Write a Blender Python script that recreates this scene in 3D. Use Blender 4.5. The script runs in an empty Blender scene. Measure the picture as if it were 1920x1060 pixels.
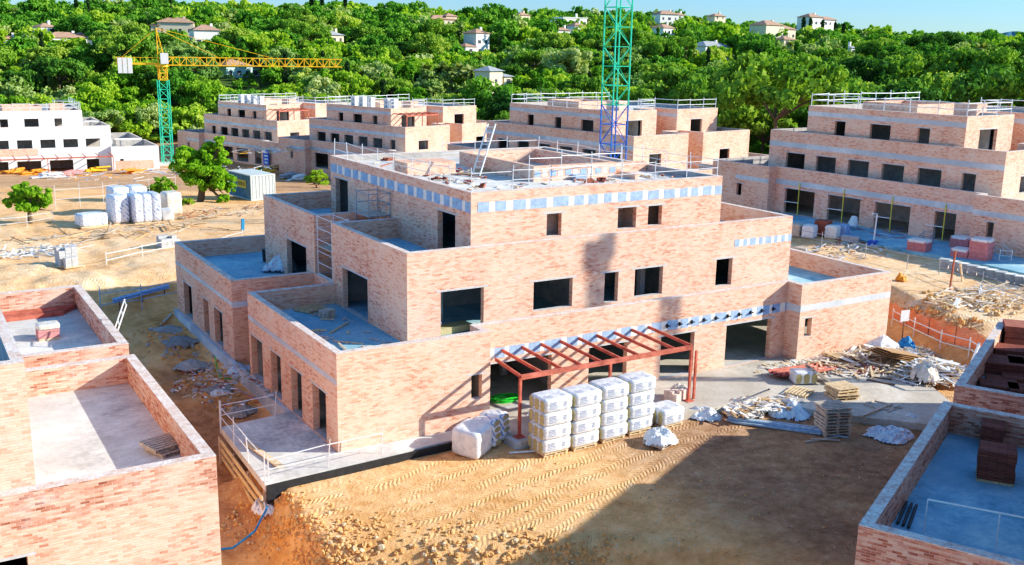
import bpy, bmesh, math, random
import numpy as np
from mathutils import Vector, Matrix
random.seed(7); RNG = np.random.default_rng(7)
scene = bpy.context.scene
COL = scene.collection
R = math.radians

# ------------------------------------------------------------------ camera
F_PX, PITCH, ROLL, YAW = 1901.37, 0.22817, 0.01846, 0.55147
CAM = Vector((-14.105, -35.961, 15.9435))
FW = Vector((math.sin(YAW)*math.cos(PITCH), math.cos(YAW)*math.cos(PITCH), -math.sin(PITCH)))
_rt = Vector((math.cos(YAW), -math.sin(YAW), 0)); _up = _rt.cross(FW)
RT = _rt*math.cos(ROLL) + _up*math.sin(ROLL)
UP = -_rt*math.sin(ROLL) + _up*math.cos(ROLL)
cd = bpy.data.cameras.new('camera'); cam = bpy.data.objects.new('camera', cd); COL.objects.link(cam)
cam.matrix_world = Matrix(((RT.x, UP.x, -FW.x, CAM.x), (RT.y, UP.y, -FW.y, CAM.y), (RT.z, UP.z, -FW.z, CAM.z), (0, 0, 0, 1)))
cd.sensor_width = 36; cd.lens = F_PX/1920*36; cd.clip_start = 0.5; cd.clip_end = 12000
scene.camera = cam

def ray(px, py):
    return (FW*F_PX + RT*(px-960) - UP*(py-530)).normalized()
def atz(px, py, z):
    d = ray(px, py); return CAM + d*((z-CAM.z)/d.z)
def atF(px, py, F):            # point on the pixel's ray at forward distance F
    d = ray(px, py); return CAM + d*(F/d.dot(FW))
def proj(P):
    d = Vector(P)-CAM; w = d.dot(FW)
    return 960+F_PX*d.dot(RT)/w, 530-F_PX*d.dot(UP)/w, w

# ------------------------------------------------------------------ terrain height
def ss(t):
    t = np.clip(t, 0, 1); return t*t*(3-2*t)
def vnoise(x, y, s, seed=0):
    x = np.asarray(x, float)/s + seed*17.3; y = np.asarray(y, float)/s + seed*5.1
    xi = np.floor(x).astype(np.int64); yi = np.floor(y).astype(np.int64); fx = x-xi; fy = y-yi
    fx = fx*fx*(3-2*fx); fy = fy*fy*(3-2*fy)
    def h(a, b):
        n = (a*374761393 + b*668265263 + seed*974711) & 0x7fffffff
        n = ((n ^ (n >> 13))*1274126177) & 0x7fffffff
        return ((n ^ (n >> 16)) & 0xffff)/65535.0
    return (h(xi, yi)*(1-fx)+h(xi+1, yi)*fx)*(1-fy) + (h(xi, yi+1)*(1-fx)+h(xi+1, yi+1)*fx)*fy
def fbm(x, y, s, n=4, seed=0):
    r = 0; a = .5
    for i in range(n):
        r = r + a*(vnoise(x, y, s, seed+i)-.5)*2; s = s*.5; a *= .5
    return r
HF = [0, 95, 120, 150, 175, 200, 230, 260, 330, 400, 450, 500, 700, 1200, 3000, 9000]
HZ = [0, 0, -1.5, -3.9, -4.2, -2.0, 2.5, 6.0, 12.5, 18.0, 22.0, 24.0, 18, 0, -40, -60]
def Hgt(x, y):
    x = np.asarray(x, float); y = np.asarray(y, float)
    Fd = (x+14.1)*.524 + (y+36)*.852
    flat0 = ss((x+1.2)/1.0)
    n1 = fbm(x, y, 6, 4, 1); n2 = fbm(x, y, 1.3, 3, 9)
    z = -0.36 + 0*x
    # alley and ditch to the left of the main block
    side = ss((-(x) - 2.6 + n1*.5)/1.6)
    al = np.interp(y, [-30, -8, -3, 3, 10, 20, 28], [-2.6, -2.4, -2.0, -1.5, -1.2, -.8, -.5])
    far_l = ss((-(x)+.6)/1.5)*ss((y-1)/2.)
    m = np.maximum(side, far_l)
    z = z*(1-m) + al*m
    # broken front edge of the dirt pad
    edge = (y + 6.4 + .48*(x+2.9) + n1*.9)           # >0 on the pad
    m2 = ss(-edge/2.2)*ss((9-x)/4.)
    z = z*(1-m2) + (-2.5)*m2
    rough = m2*ss((edge+3.2)/1.)*1.0
    # plateau to the north behind the trench
    b = ss((y-28.2-n1*1.2)/4.2)*ss((30-x)/6+1)
    pl = np.interp(y, [28, 33, 60, 400], [1.15, 1.15, .5, .5])
    # plateau to the east, behind the red mesh
    s = x-(36.6+.36*(y+2))+n1*1.6
    e = ss((s+2.8)/3.6)*ss((y+16)/7.)
    z = z*(1-b) + pl*b
    z = z*(1-e) + np.maximum(z, 1.45)*e
    z = z + n1*.10 + n2*.035 + m*(1-flat0)*(fbm(x, y, 2.4, 4, 33)*.42) + (n2*.4+n1*.3)*(b*(1-b)*4 + e*(1-e)*4*.8 + rough*.8) + n2*.10*np.clip(m2+m, 0, 1)
    flat = ss((np.abs(x-16.4)-16.3)/1.)+ss((np.abs(y-13)-13)/1.)
    # never above the floors of the buildings
    inside = (x > -.1) & (x < 33) & (y > -0.1) & (y < 26.2)
    z = np.where(inside, np.minimum(z, -.25), z)
    h = np.interp(Fd, HF, HZ)
    far = ss((Fd-60)/60.)
    z = z*(1-far)+far*np.where(Fd < 150, z*ss((150-Fd)/55.)+h, h) + ss((Fd-190)/60.)*fbm(x, y, 90, 4, 5)*5.0
    lat = ((x+14.1)*.852-(y+36)*.524)/np.maximum(Fd, 1)
    z = z - ss((Fd-280)/160.)*(8.0*ss((lat-.12)/.30) + 4.0*ss((-lat-.34)/.12))
    return z
def hz(x, y): return float(Hgt(x, y))
_T = np.concatenate([np.arange(12, 130, .6), 130*1.006**np.arange(0, 520)])
def G(px, py, dz=0.0):
    """where the ray through a pixel meets the ground"""
    d = ray(px, py); T = _T
    for _ in range(2):
        g = CAM.z+d.z*T - Hgt(CAM.x+d.x*T, CAM.y+d.y*T) - dz
        k = int(np.argmax(g <= 0))
        if not (g <= 0).any(): k = len(T)-1
        k = max(k, 1); T = np.linspace(T[k-1], T[k], 12)
    P = CAM+d*float(T[6]); return Vector((P.x, P.y, hz(P.x, P.y)))

# ------------------------------------------------------------------ objects
def tag(o, label=None, cat=None, group=None, kind=None):
    if label: o['label'] = label
    if cat: o['category'] = cat
    if group: o['group'] = group
    if kind: o['kind'] = kind
    return o
def thing(name, label, cat, loc=(0, 0, 0), rz=0, group=None):
    o = bpy.data.objects.new(name, None); COL.objects.link(o)
    o.empty_display_size = .3; o.location = loc; o.rotation_euler = (0, 0, rz)
    return tag(o, label, cat, group)
def copy_tree(o, parent=None):
    c = o.copy(); COL.objects.link(c); c.parent = parent
    if parent is not None: KIDS.setdefault(parent.name, []).append(c.name)
    for k in KIDS.get(o.name, []):
        copy_tree(bpy.data.objects[k], c)
    return c
KIDS = {}
class MB:
    def __init__(s): s.v = []; s.f = []; s.m = []; s.uv = []; s.smooth = False
    def quad(s, pts, mi=0, uv=None):
        n = len(s.v); s.v += [tuple(p) for p in pts]; s.f.append(tuple(range(n, n+len(pts)))); s.m.append(mi)
        if uv is None:
            a = Vector(pts[1])-Vector(pts[0]); b = Vector(pts[2])-Vector(pts[0]); nn = a.cross(b)
            if nn.length > 0: nn.normalize()
            if abs(nn.z) > .7: uv = [(p[0], p[1]) for p in pts]
            else:
                t = Vector((-nn.y, nn.x, 0))
                if t.length > 0: t.normalize()
                uv = [(p[0]*t.x+p[1]*t.y, p[2]) for p in pts]
        s.uv += uv
    def box(s, x0, y0, z0, x1, y1, z1, mi=0, M=None, taper=0):
        t = taper
        c = [Vector(p) for p in ((x0+t, y0+t, z0), (x1-t, y0+t, z0), (x1-t, y1-t, z0), (x0+t, y1-t, z0), (x0, y0, z1), (x1, y0, z1), (x1, y1, z1), (x0, y1, z1))]
        if M is not None: c = [M @ p for p in c]
        for a in ((0, 3, 2, 1), (4, 5, 6, 7), (0, 1, 5, 4), (1, 2, 6, 5), (2, 3, 7, 6), (3, 0, 4, 7)):
            s.quad([c[i] for i in a], mi)
    def tube(s, p, q, r, n=6, mi=0, r2=None):
        p = Vector(p); q = Vector(q); d = (q-p)
        if d.length < 1e-6: return
        d.normalize(); r2 = r if r2 is None else r2
        a = d.orthogonal().normalized(); b = d.cross(a)
        c0 = []; c1 = []
        for i in range(n):
            an = 2*math.pi*(i+.5)/n; o = a*math.cos(an)+b*math.sin(an)
            c0.append(p+o*r); c1.append(q+o*r2)
        for i in range(n):
            j = (i+1) % n; s.quad([c0[i], c0[j], c1[j], c1[i]], mi)
        s.quad(c0[::-1], mi); s.quad(c1, mi)
    def bar(s, p, q, w, h=None, mi=0):      # square section
        h = h or w; p = Vector(p); q = Vector(q); d = (q-p).normalized()
        a = Vector((0, 0, 1)).cross(d)
        if a.length < .01: a = Vector((1, 0, 0))
        a.normalize(); b = d.cross(a)
        A = [p+a*(sx*w/2)+b*(sy*h/2) for sx, sy in ((-1, -1), (1, -1), (1, 1), (-1, 1))]
        B = [x+(q-p) for x in A]
        for i in range(4):
            j = (i+1) % 4; s.quad([A[i], A[j], B[j], B[i]], mi)
        s.quad(A[::-1], mi); s.quad(B, mi)
    def build(s, name, mats, parent=None, smooth=None, loc=None, rz=0, weld=False):
        me = bpy.data.meshes.new(name); me.from_pydata(s.v, [], s.f)
        if not isinstance(mats, (list, tuple)): mats = [mats]
        for m in mats: me.materials.append(m)
        me.polygons.foreach_set('material_index', s.m)
        ul = me.uv_layers.new(name='UVMap'); ul.data.foreach_set('uv', [c for p in s.uv for c in p])
        if smooth or weld:
            bm = bmesh.new(); bm.from_mesh(me); bmesh.ops.remove_doubles(bm, verts=bm.verts, dist=1e-4); bm.to_mesh(me); bm.free()
        if smooth: me.polygons.foreach_set('use_smooth', [True]*len(me.polygons))
        me.update()
        o = bpy.data.objects.new(name, me); COL.objects.link(o)
        if parent is not None:
            o.parent = parent; KIDS.setdefault(parent.name, []).append(o.name)
        if loc is not None: o.location = loc; o.rotation_euler = (0, 0, rz)
        return o

# ------------------------------------------------------------------ materials
class NT:
    def __init__(s, name, rough=.9, spec=.2):
        s.m = bpy.data.materials.new(name); s.m.use_nodes = True; s.t = s.m.node_tree; s.n = s.t.nodes
        s.b = s.n['Principled BSDF']; s.b.inputs['Roughness'].default_value = rough
        s.b.inputs['Specular IOR Level'].default_value = spec
    def new(s, t, **k):
        n = s.n.new(t)
        for a, v in k.items(): setattr(n, a, v)
        return n
    def link(s, a, b): s.t.links.new(a, b)
    def coord(s, kind='Object', scale=(1, 1, 1)):
        if kind == 'World': o = s.new('ShaderNodeNewGeometry').outputs['Position']
        else: o = s.new('ShaderNodeTexCoord').outputs[kind]
        mp = s.new('ShaderNodeMapping'); mp.inputs['Scale'].default_value = scale; s.link(o, mp.inputs['Vector']); return mp.outputs[0]
    def noise(s, vec, sc, det=4, rough=.6):
        n = s.new('ShaderNodeTexNoise'); n.inputs['Scale'].default_value = sc; n.inputs['Detail'].default_value = det; n.inputs['Roughness'].default_value = rough
        s.link(vec, n.inputs['Vector']); return n.outputs['Fac']
    def ramp(s, fac, stops, interp='LINEAR'):
        r = s.new('ShaderNodeValToRGB'); r.color_ramp.interpolation = interp
        e = r.color_ramp.elements
        while len(e) < len(stops): e.new(.5)
        for i, (p, c) in enumerate(stops):
            e[i].position = p; e[i].color = (*(c if isinstance(c, (tuple, list)) else (c, c, c)), 1)
        s.link(fac, r.inputs[0]); return r.outputs[0]
    def math(s, op, a, b=0.0, clamp=False):
        n = s.new('ShaderNodeMath', operation=op, use_clamp=clamp)
        for i, v in enumerate((a, b)):
            if isinstance(v, (int, float)): n.inputs[i].default_value = v
            else: s.link(v, n.inputs[i])
        return n.outputs[0]
    def mix(s, fac, a, b, mode='MIX'):
        n = s.new('ShaderNodeMix', data_type='RGBA', blend_type=mode)
        for i, v in ((0, fac), (6, a), (7, b)):
            if isinstance(v, (int, float)): n.inputs[i].default_value = v
            elif isinstance(v, (tuple, list)): n.inputs[i].default_value = (*v, 1)
            else: s.link(v, n.inputs[i])
        return n.outputs[2]
    def bump(s, h, dist=.02, st=1.0, prev=None):
        b = s.new('ShaderNodeBump'); b.inputs['Strength'].default_value = st; b.inputs['Distance'].default_value = dist
        s.link(h, b.inputs['Height'])
        if prev is not None: s.link(prev, b.inputs['Normal'])
        s.link(b.outputs[0], s.b.inputs['Normal']); return b.outputs[0]
    def color(s, c):
        if isinstance(c, (tuple, list)): s.b.inputs['Base Color'].default_value = (*c, 1)
        else: s.link(c, s.b.inputs['Base Color'])
        return s.m
def plain(name, c, var=.25, sc=3.0, rough=.8, bump=0, metal=0, spec=.3):
    t = NT(name, rough, spec); v = t.coord('Object'); n = t.noise(v, sc, 5, .65)
    col = t.ramp(n, [(.3, tuple(x*(1-var) for x in c)), (.7, tuple(min(1, x*(1+var*.6)) for x in c))])
    if bump: t.bump(n, bump)
    t.b.inputs['Metallic'].default_value = metal
    return t.color(col)
def brick_mat(name, pal, mortar=(.62, .5, .42), rough=.95, w=.25, h=.078):
    t = NT(name, rough, .1); uv = t.coord('UV')
    b = t.new('ShaderNodeTexBrick'); t.link(uv, b.inputs['Vector'])
    for k, v in dict(Scale=1.0, **{'Brick Width': w, 'Row Height': h, 'Mortar Size': .007, 'Mortar Smooth': .4, 'Bias': 0.0}).items(): b.inputs[k].default_value = v
    b.inputs['Color1'].default_value = (0, 0, 0, 1); b.inputs['Color2'].default_value = (1, 1, 1, 1); b.inputs['Mortar'].default_value = (.5, .5, .5, 1)
    s1 = t.noise(t.coord('UV', (.45, 4.2, 1)), 1.6, 5, .7)
    s2 = t.noise(t.coord('UV', (1, 1, 1)), .30, 4, .6)
    s3 = t.noise(t.coord('UV', (1.8, 10.5, 1)), 1.5, 3, .75)
    g = t.math('POWER', b.outputs['Color'], 1.5)
    amp = t.ramp(t.math('ADD', t.math('MULTIPLY', s1, .65), t.math('MULTIPLY', s2, .35)), [(.36, .30), (.50, .75), (.62, 1.0)])
    val = t.math('MULTIPLY', g, t.math('MULTIPLY', amp, .54))
    val = t.math('ADD', val, t.math('MULTIPLY', t.math('SUBTRACT', s1, .5), .36))
    val = t.math('ADD', val, t.math('MULTIPLY', t.math('SUBTRACT', s3, .5), .55))
    val = t.math('ADD', t.math('ADD', val, t.math('MULTIPLY', t.math('SUBTRACT', s2, .5), .6)), .30, True)
    col = t.ramp(val, pal)
    col = t.mix(t.math('MULTIPLY', b.outputs['Fac'], .6), col, mortar)
    # lime bloom and dirt
    eff = t.ramp(t.noise(t.coord('UV', (.8, 1.3, 1)), .9, 6, .75), [(.56, 0), (.76, 1)])
    col = t.mix(t.math('MULTIPLY', eff, .5), col, (.86, .78, .74))
    dirt = t.ramp(t.noise(t.coord('UV', (2.2, .5, 1)), .8, 5, .7), [(.52, 0), (.8, 1)])
    col = t.mix(t.math('MULTIPLY', dirt, .26), col, (.42, .30, .27))
    hh = t.math('ADD', t.math('MULTIPLY', b.outputs['Fac'], -.6), t.math('MULTIPLY', s3, .9))
    t.bump(hh, .018, .9)
    return t.color(col)
M = {}
M['brick'] = brick_mat('pink_brick', [(.16, (.88, .63, .48)), (.42, (.86, .53, .37)), (.62, (.78, .40, .265)), (.82, (.62, .26, .16)), (1.0, (.42, .14, .085))], (.80, .66, .57))
M['brick_dark'] = brick_mat('red_brick_parapet', [(.14, (.86, .63, .49)), (.33, (.80, .50, .36)), (.48, (.70, .35, .235)), (.64, (.54, .21, .13)), (.86, (.30, .09, .055))], (.78, .64, .55))
M['brick_pale'] = brick_mat('pale_brick', [(.2, (.90, .74, .64)), (.5, (.86, .64, .53)), (.75, (.76, .5, .38)), (.95, (.5, .25, .17))])

def concrete(name, a, b_, c, bump=.01):
    t = NT(name, .9, .15); v = t.coord('World')
    n = t.noise(v, .55, 6, .7); n2 = t.noise(v, 4.5, 6, .75); n3 = t.noise(v, .18, 3, .5)
    col = t.ramp(t.math('ADD', t.math('MULTIPLY', n, .65), t.math('MULTIPLY', n2, .35)), [(.38, a), (.5, b_), (.62, c)])
    sp = t.ramp(t.noise(v, 1.7, 7, .8), [(.60, 0), (.68, 1)])
    col = t.mix(t.math('MULTIPLY', sp, .35), col, (.45, .33, .22))
    st = t.ramp(n3, [(.46, 0), (.56, 1)])
    col = t.mix(t.math('MULTIPLY', st, .55), col, tuple(x*.72 for x in b_))
    t.bump(n2, bump); return t.color(col)
M['concrete'] = concrete('site_concrete', (.44, .42, .39), (.66, .64, .60), (.84, .83, .80))
M['concrete_shade_blue'] = concrete('terrace_shade_blue', (.17, .38, .48), (.30, .54, .64), (.50, .68, .72))  # blue cast of shaded terraces put into the concrete colour
def coping_mat():
    t = NT('rough_parapet_top', .95, .1); v = t.coord('Object'); n = t.noise(v, 2.2, 6, .8); n2 = t.noise(v, 9, 5, .7)
    c = t.ramp(t.math('ADD', t.math('MULTIPLY', n, .6), t.math('MULTIPLY', n2, .4)), [(.38, (.55, .34, .26)), (.49, (.68, .55, .48)), (.62, (.80, .79, .78))]); t.bump(n2, .03); return t.color(c)
M['coping'] = coping_mat()
M['patio'] = concrete('dusty_patio', (.42, .36, .28), (.58, .52, .43), (.74, .69, .60), .02)
M['screed'] = concrete('worn_shade_blue_screed', (.30, .42, .50), (.42, .53, .60), (.60, .66, .68))  # worn screed with a shaded terrace's blue in its colour
M['band'] = concrete('slab_edge', (.46, .50, .54), (.58, .61, .64), (.70, .72, .73))
M['lintel'] = plain('lintel_concrete', (.55, .55, .55), .2, 6)
M['dark'] = plain('interior_partition', (.55, .50, .45), .3, 2)  # even beige for the inner partition walls
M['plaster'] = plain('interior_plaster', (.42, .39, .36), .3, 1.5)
M['patch_blue'] = plain('grey_blue_insulation', (.34, .48, .68), .3, 5)
M['patch_cream'] = plain('cream_mortar_patch', (.84, .81, .76), .15, 6)
M['white_wall'] = plain('white_render', (.83, .82, .81), .06, .8)
M['galv'] = plain('galvanised_steel', (.74, .76, .78), .15, 8, .5, metal=.1)
M['purlin'] = plain('zinc_purlin', (.42, .54, .64), .3, 5, .5, metal=.2)
M['galv_dark'] = plain('scaffold_steel', (.34, .38, .42), .25, 8, .5, metal=.3)
M['red_steel'] = plain('red_oxide_steel', (.54, .14, .095), .5, 2.2, .7)
M['wood'] = plain('raw_timber', (.74, .56, .34), .4, 9, .85)
M['wood_grey'] = plain('weathered_timber', (.58, .50, .40), .4, 9, .9)
M['wood_dark'] = plain('dark_timber', (.24, .16, .10), .4, 9, .9)
M['crane_yellow'] = plain('crane_yellow', (.95, .50, .03), .25, 1.6, .6)
M['crane_green'] = plain('crane_green', (.04, .62, .38), .3, 1.6, .6)
M['crane_blue'] = plain('crane_blue', (.05, .17, .60), .4, 1.6, .6)
M['white_paint'] = plain('white_paint', (.8, .8, .78), .1, 5, .6)
M['blue_plastic'] = plain('blue_plastic', (.03, .27, .55), .25, 5, .5)
M['green_plastic'] = plain('green_hose', (.04, .60, .06), .2, 5, .5)
M['orange_plastic'] = plain('orange_plastic', (.85, .33, .04), .2, 5, .6)
M['terracotta'] = plain('terracotta', (.36, .12, .075), .25, 3, .8)
M['tile_purple'] = plain('dark_clay_tile', (.27, .085, .06), .25, 4, .7)
M['pink_block'] = plain('pink_block', (.60, .25, .24), .2, 4, .8)
M['grey_block'] = plain('grey_concrete_block', (.50, .50, .50), .25, 6, .9)
M['tub'] = plain('grey_tub', (.36, .42, .44), .2, 4, .8)
M['black'] = plain('black_membrane', (.03, .035, .04), .3, 4, .5)
M['yellow_wool'] = plain('mineral_wool', (.48, .42, .22), .3, 14, .95, bump=.02)
M['carton'] = plain('brown_board', (.42, .25, .12), .25, 3, .85)
M['container'] = plain('container_blue_shaded', (.13, .27, .38), .3, 2, .6)  # dark tone of the container's shaded side, put into the paint
M['container_sunlit'] = plain('container_pale_sunlit', (.55, .62, .60), .2, 2, .6)  # paler tone of the sunlit sides, put into the paint
M['yellow'] = plain('yellow_paint', (.75, .62, .12), .1, 4)
M['rope_pink'] = plain('pink_hose', (.60, .33, .33), .2, 4)
M['roof_tile'] = plain('terracotta_roof', (.46, .27, .18), .3, .9, .9)
M['roof_grey'] = plain('slate_roof', (.34, .36, .38), .25, .9, .8)
M['villa_white'] = plain('villa_render', (.80, .78, .73), .08, .5)
M['villa_cream'] = plain('villa_cream_render', (.72, .62, .44), .1, .5)
M['villa_mint'] = plain('villa_mint_render', (.50, .66, .58), .1, .5)
M['window_dark'] = plain('dark_glass', (.07, .08, .09), .3, 2, .3)

def soil_mat():
    t = NT('sandy_soil', .97, .08); v = t.coord('World')
    n = t.noise(v, .22, 6, .65); n2 = t.noise(v, 1.8, 8, .75); n3 = t.noise(v, 9, 6, .7); n4 = t.noise(v, .035, 3, .5)
    a = t.math('ADD', t.math('MULTIPLY', n, .5), t.math('MULTIPLY', n2, .5))
    col = t.ramp(a, [(.30, (.42, .18, .06)), (.42, (.74, .38, .15)), (.55, (.95, .55, .25)), (.70, (1.0, .72, .42))])
    # pale dusty areas on the upper yard
    geo = t.new('ShaderNodeSeparateXYZ'); t.link(t.new('ShaderNodeNewGeometry').outputs['Position'], geo.inputs[0])
    up = t.math('MULTIPLY', t.math('SUBTRACT', geo.outputs[2], .2), 1.2, True)
    pale = t.math('MULTIPLY', up, t.ramp(n, [(.38, .35), (.6, 1)]))
    col = t.mix(t.math('MULTIPLY', pale, .7), col, t.ramp(n2, [(.35, (.74, .47, .24)), (.65, (1.0, .84, .60))]))
    # damp churned earth plus painted shade, right of the pad and in the alley
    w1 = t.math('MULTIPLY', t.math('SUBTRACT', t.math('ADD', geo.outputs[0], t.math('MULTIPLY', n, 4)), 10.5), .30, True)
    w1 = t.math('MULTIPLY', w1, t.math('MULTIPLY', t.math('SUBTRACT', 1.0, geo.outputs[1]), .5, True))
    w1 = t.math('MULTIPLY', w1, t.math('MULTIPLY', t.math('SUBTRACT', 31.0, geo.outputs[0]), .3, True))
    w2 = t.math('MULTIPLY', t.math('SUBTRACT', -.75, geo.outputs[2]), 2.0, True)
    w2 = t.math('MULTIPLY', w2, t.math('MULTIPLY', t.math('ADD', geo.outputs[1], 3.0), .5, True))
    damp_shade = t.math('MAXIMUM', t.math('MULTIPLY', w1, .92), t.math('MULTIPLY', w2, .75))
    damp_shade = t.math('MULTIPLY', damp_shade, t.ramp(n, [(.3, 1), (.75, .6)]))
    col = t.mix(damp_shade, col, t.ramp(n2, [(.35, (.22, .12, .08)), (.65, (.48, .29, .19))]))
    # stones / bright specks
    vo = t.new('ShaderNodeTexVoronoi'); vo.inputs['Scale'].default_value = 3.2; t.link(v, vo.inputs['Vector'])
    st = t.math('MULTIPLY', t.math('LESS_THAN', vo.outputs['Distance'], .13), t.math('GREATER_THAN', n2, .52))
    col = t.mix(t.math('MULTIPLY', st, .7), col, (.72, .62, .48))
    # tyre tracks: long bands running along the facade, cut by cleat marks
    def tracks(rot, freq, cle, off, nz):
        mp = t.new('ShaderNodeMapping'); mp.inputs['Rotation'].default_value = (0, 0, R(rot)); t.link(t.coord('World'), mp.inputs['Vector'])
        wob = t.new('ShaderNodeSeparateXYZ'); t.link(mp.outputs[0], wob.inputs[0])
        yy = t.math('ADD', t.math('ADD', wob.outputs[1], off), t.math('MULTIPLY', n4, 9.0))
        band = t.math('ABSOLUTE', t.math('SUBTRACT', t.math('FRACT', t.math('MULTIPLY', yy, freq)), .5))
        inb = t.math('MULTIPLY', t.math('SUBTRACT', .27, band), 9.0, True)
        ch = t.math('SINE', t.math('MULTIPLY', t.math('ADD', t.math('ADD', wob.outputs[0], t.math('MULTIPLY', n2, .22)), t.math('MULTIPLY', band, 1.1)), cle))
        mk = t.ramp(t.noise(v, nz, 3, .6), [(.42, 0), (.52, 1)])
        return t.math('MULTIPLY', t.math('MULTIPLY', inb, mk), t.math('ADD', t.math('MULTIPLY', ch, .5), -.55))
    reg = t.math('MULTIPLY', t.math('MULTIPLY', t.math('SUBTRACT', -1.6, geo.outputs[1]), 1.0, True), t.math('MULTIPLY', t.math('ADD', geo.outputs[2], .75), 5, True))
    reg = t.math('MAXIMUM', reg, t.math('MULTIPLY', up, .6))
    tr = t.math('ADD', tracks(-5, .95, 31.0, 0, .33), t.math('MULTIPLY', tracks(-13, .8, 27.0, .7, .27), .7))
    tr = t.math('MULTIPLY', tr, reg)
    clod = t.math('ADD', t.math('MULTIPLY', n2, .8), t.math('MULTIPLY', n3, .35))
    hgt = t.math('ADD', t.math('MULTIPLY', clod, .20), t.math('MULTIPLY', tr, t.math('MULTIPLY', n2, .10)))
    t.bump(hgt, 1.0, .9)
    # green ground cover beyond the site
    fd = t.math('ADD', t.math('MULTIPLY', geo.outputs[0], .524), t.math('MULTIPLY', geo.outputs[1], .852))
    gm = t.math('MULTIPLY', t.math('SUBTRACT', t.math('ADD', fd, t.math('MULTIPLY', n, 16)), 168), .08, True)
    col = t.mix(gm, col, t.ramp(n2, [(.35, (.05, .085, .02)), (.65, (.13, .18, .05))]))
    return t.color(col)
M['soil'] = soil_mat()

def leaf_mat(name, cols, bright=1.0, trans=.35):
    t = NT(name, .8, .15); v = t.coord('World')
    n = t.noise(v, .055, 2, .6); n2 = t.noise(v, .45, 4, .7)
    oi = t.new('ShaderNodeObjectInfo')
    f = t.math('ADD', t.math('MULTIPLY', n, 1.15), t.math('MULTIPLY', n2, .5))
    f = t.math('ADD', f, t.math('MULTIPLY', oi.outputs['Random'], .45))
    f = t.math('SUBTRACT', f, .42, True)
    c = t.ramp(f, [(p, tuple(x*bright for x in q)) for p, q in cols])
    t.color(c)
    tr = t.new('ShaderNodeBsdfTranslucent'); t.link(t.mix(1.0, c, (1.25, 1.2, .5), 'MULTIPLY'), tr.inputs['Color'])
    ms = t.new('ShaderNodeMixShader'); ms.inputs[0].default_value = trans
    t.link(t.b.outputs[0], ms.inputs[1]); t.link(tr.outputs[0], ms.inputs[2])
    t.link(ms.outputs[0], t.n['Material Output'].inputs['Surface']); return t.m
M['leaf_oak'] = leaf_mat('oak_leaves', [(.05, (.03, .11, .015)), (.30, (.09, .23, .02)), (.54, (.20, .37, .03)), (.76, (.35, .50, .05)), (.97, (.46, .54, .15))], 1.1, .35)
M['leaf_olive'] = leaf_mat('olive_leaves', [(.05, (.09, .16, .06)), (.35, (.17, .29, .08)), (.65, (.30, .41, .13)), (.95, (.44, .50, .22))], 1.1, .3)
M['leaf_deep'] = leaf_mat('deep_green_leaves', [(.05, (.015, .06, .02)), (.4, (.05, .16, .025)), (.7, (.11, .27, .03)), (.95, (.20, .37, .05))], 1.1, .3)
M['leaf_pine'] = leaf_mat('pine_needles', [(.05, (.025, .08, .02)), (.35, (.07, .18, .03)), (.65, (.18, .32, .04)), (.95, (.34, .45, .08))], 1.1, .3)
M['leaf_dark'] = leaf_mat('cypress_leaves', [(.1, (.015, .05, .02)), (.9, (.05, .11, .03))], 1.0, .2)
M['leaf_palm'] = leaf_mat('palm_fronds', [(.1, (.14, .22, .04)), (.9, (.38, .44, .16))], 1.0, .3)
M['leaf_bright'] = leaf_mat('fresh_leaves', [(.1, (.12, .30, .02)), (.5, (.24, .46, .03)), (.9, (.38, .56, .08))], 1.0, .4)
M['bark'] = plain('bark', (.17, .125, .085), .4, 6, .95)

def plastic_mat(name, c, alpha=.25, tint=(.30, .38, .50)):
    t = NT(name, .28, .5); v = t.coord('Object')
    n = t.noise(v, 3.5, 5, .7)
    t.color(t.ramp(n, [(.35, tint), (.5, c), (.75, (.86, .87, .88))])); t.bump(t.noise(v, 6, 4, .7), .04, .7); return t.m
M['wrap'] = plastic_mat('white_plastic_film', (.74, .76, .78), tint=(.55, .60, .66))
M['sheet'] = plastic_mat('crumpled_plastic', (.62, .68, .74), tint=(.42, .50, .60))
M['sheet_cream'] = plastic_mat('cream_plastic', (.72, .66, .54), tint=(.55, .47, .34))

def printed_wrap(name, blue):
    t = NT(name, .35, .4); sp = t.new('ShaderNodeSeparateXYZ'); t.link(t.coord('UV'), sp.inputs[0])
    u, v = sp.outputs[0], sp.outputs[1]
    def band(x, a_, b_): return t.math('MULTIPLY', t.math('GREATER_THAN', x, a_), t.math('LESS_THAN', x, b_))
    vv = band(v, .12, .46)
    blk = t.math('MULTIPLY', t.math('MAXIMUM', band(u, .22, .58), t.math('MULTIPLY', band(u, .92, 1.10), band(v, .2, .4))), vv)
    stripes = t.math('GREATER_THAN', t.math('SINE', t.math('MULTIPLY', v, 95.0)), -.55)
    smear = t.math('MULTIPLY', t.noise(t.coord('Object'), 7, 4, .7), 1.7, True)
    n = t.noise(t.coord('Object', (1, 1, 2.5)), 5, 5, .7)
    base = t.ramp(n, [(.34, (.44, .50, .58)), (.5, (.70, .73, .76)), (.68, (.86, .87, .87))])
    col = t.mix(t.math('MULTIPLY', t.math('MULTIPLY', t.math('MULTIPLY', blk, stripes), smear), blue), base, (.10, .16, .34))
    t.bump(n, .06, .7); return t.color(col)
M['print'] = printed_wrap('printed_film', .8)
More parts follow.
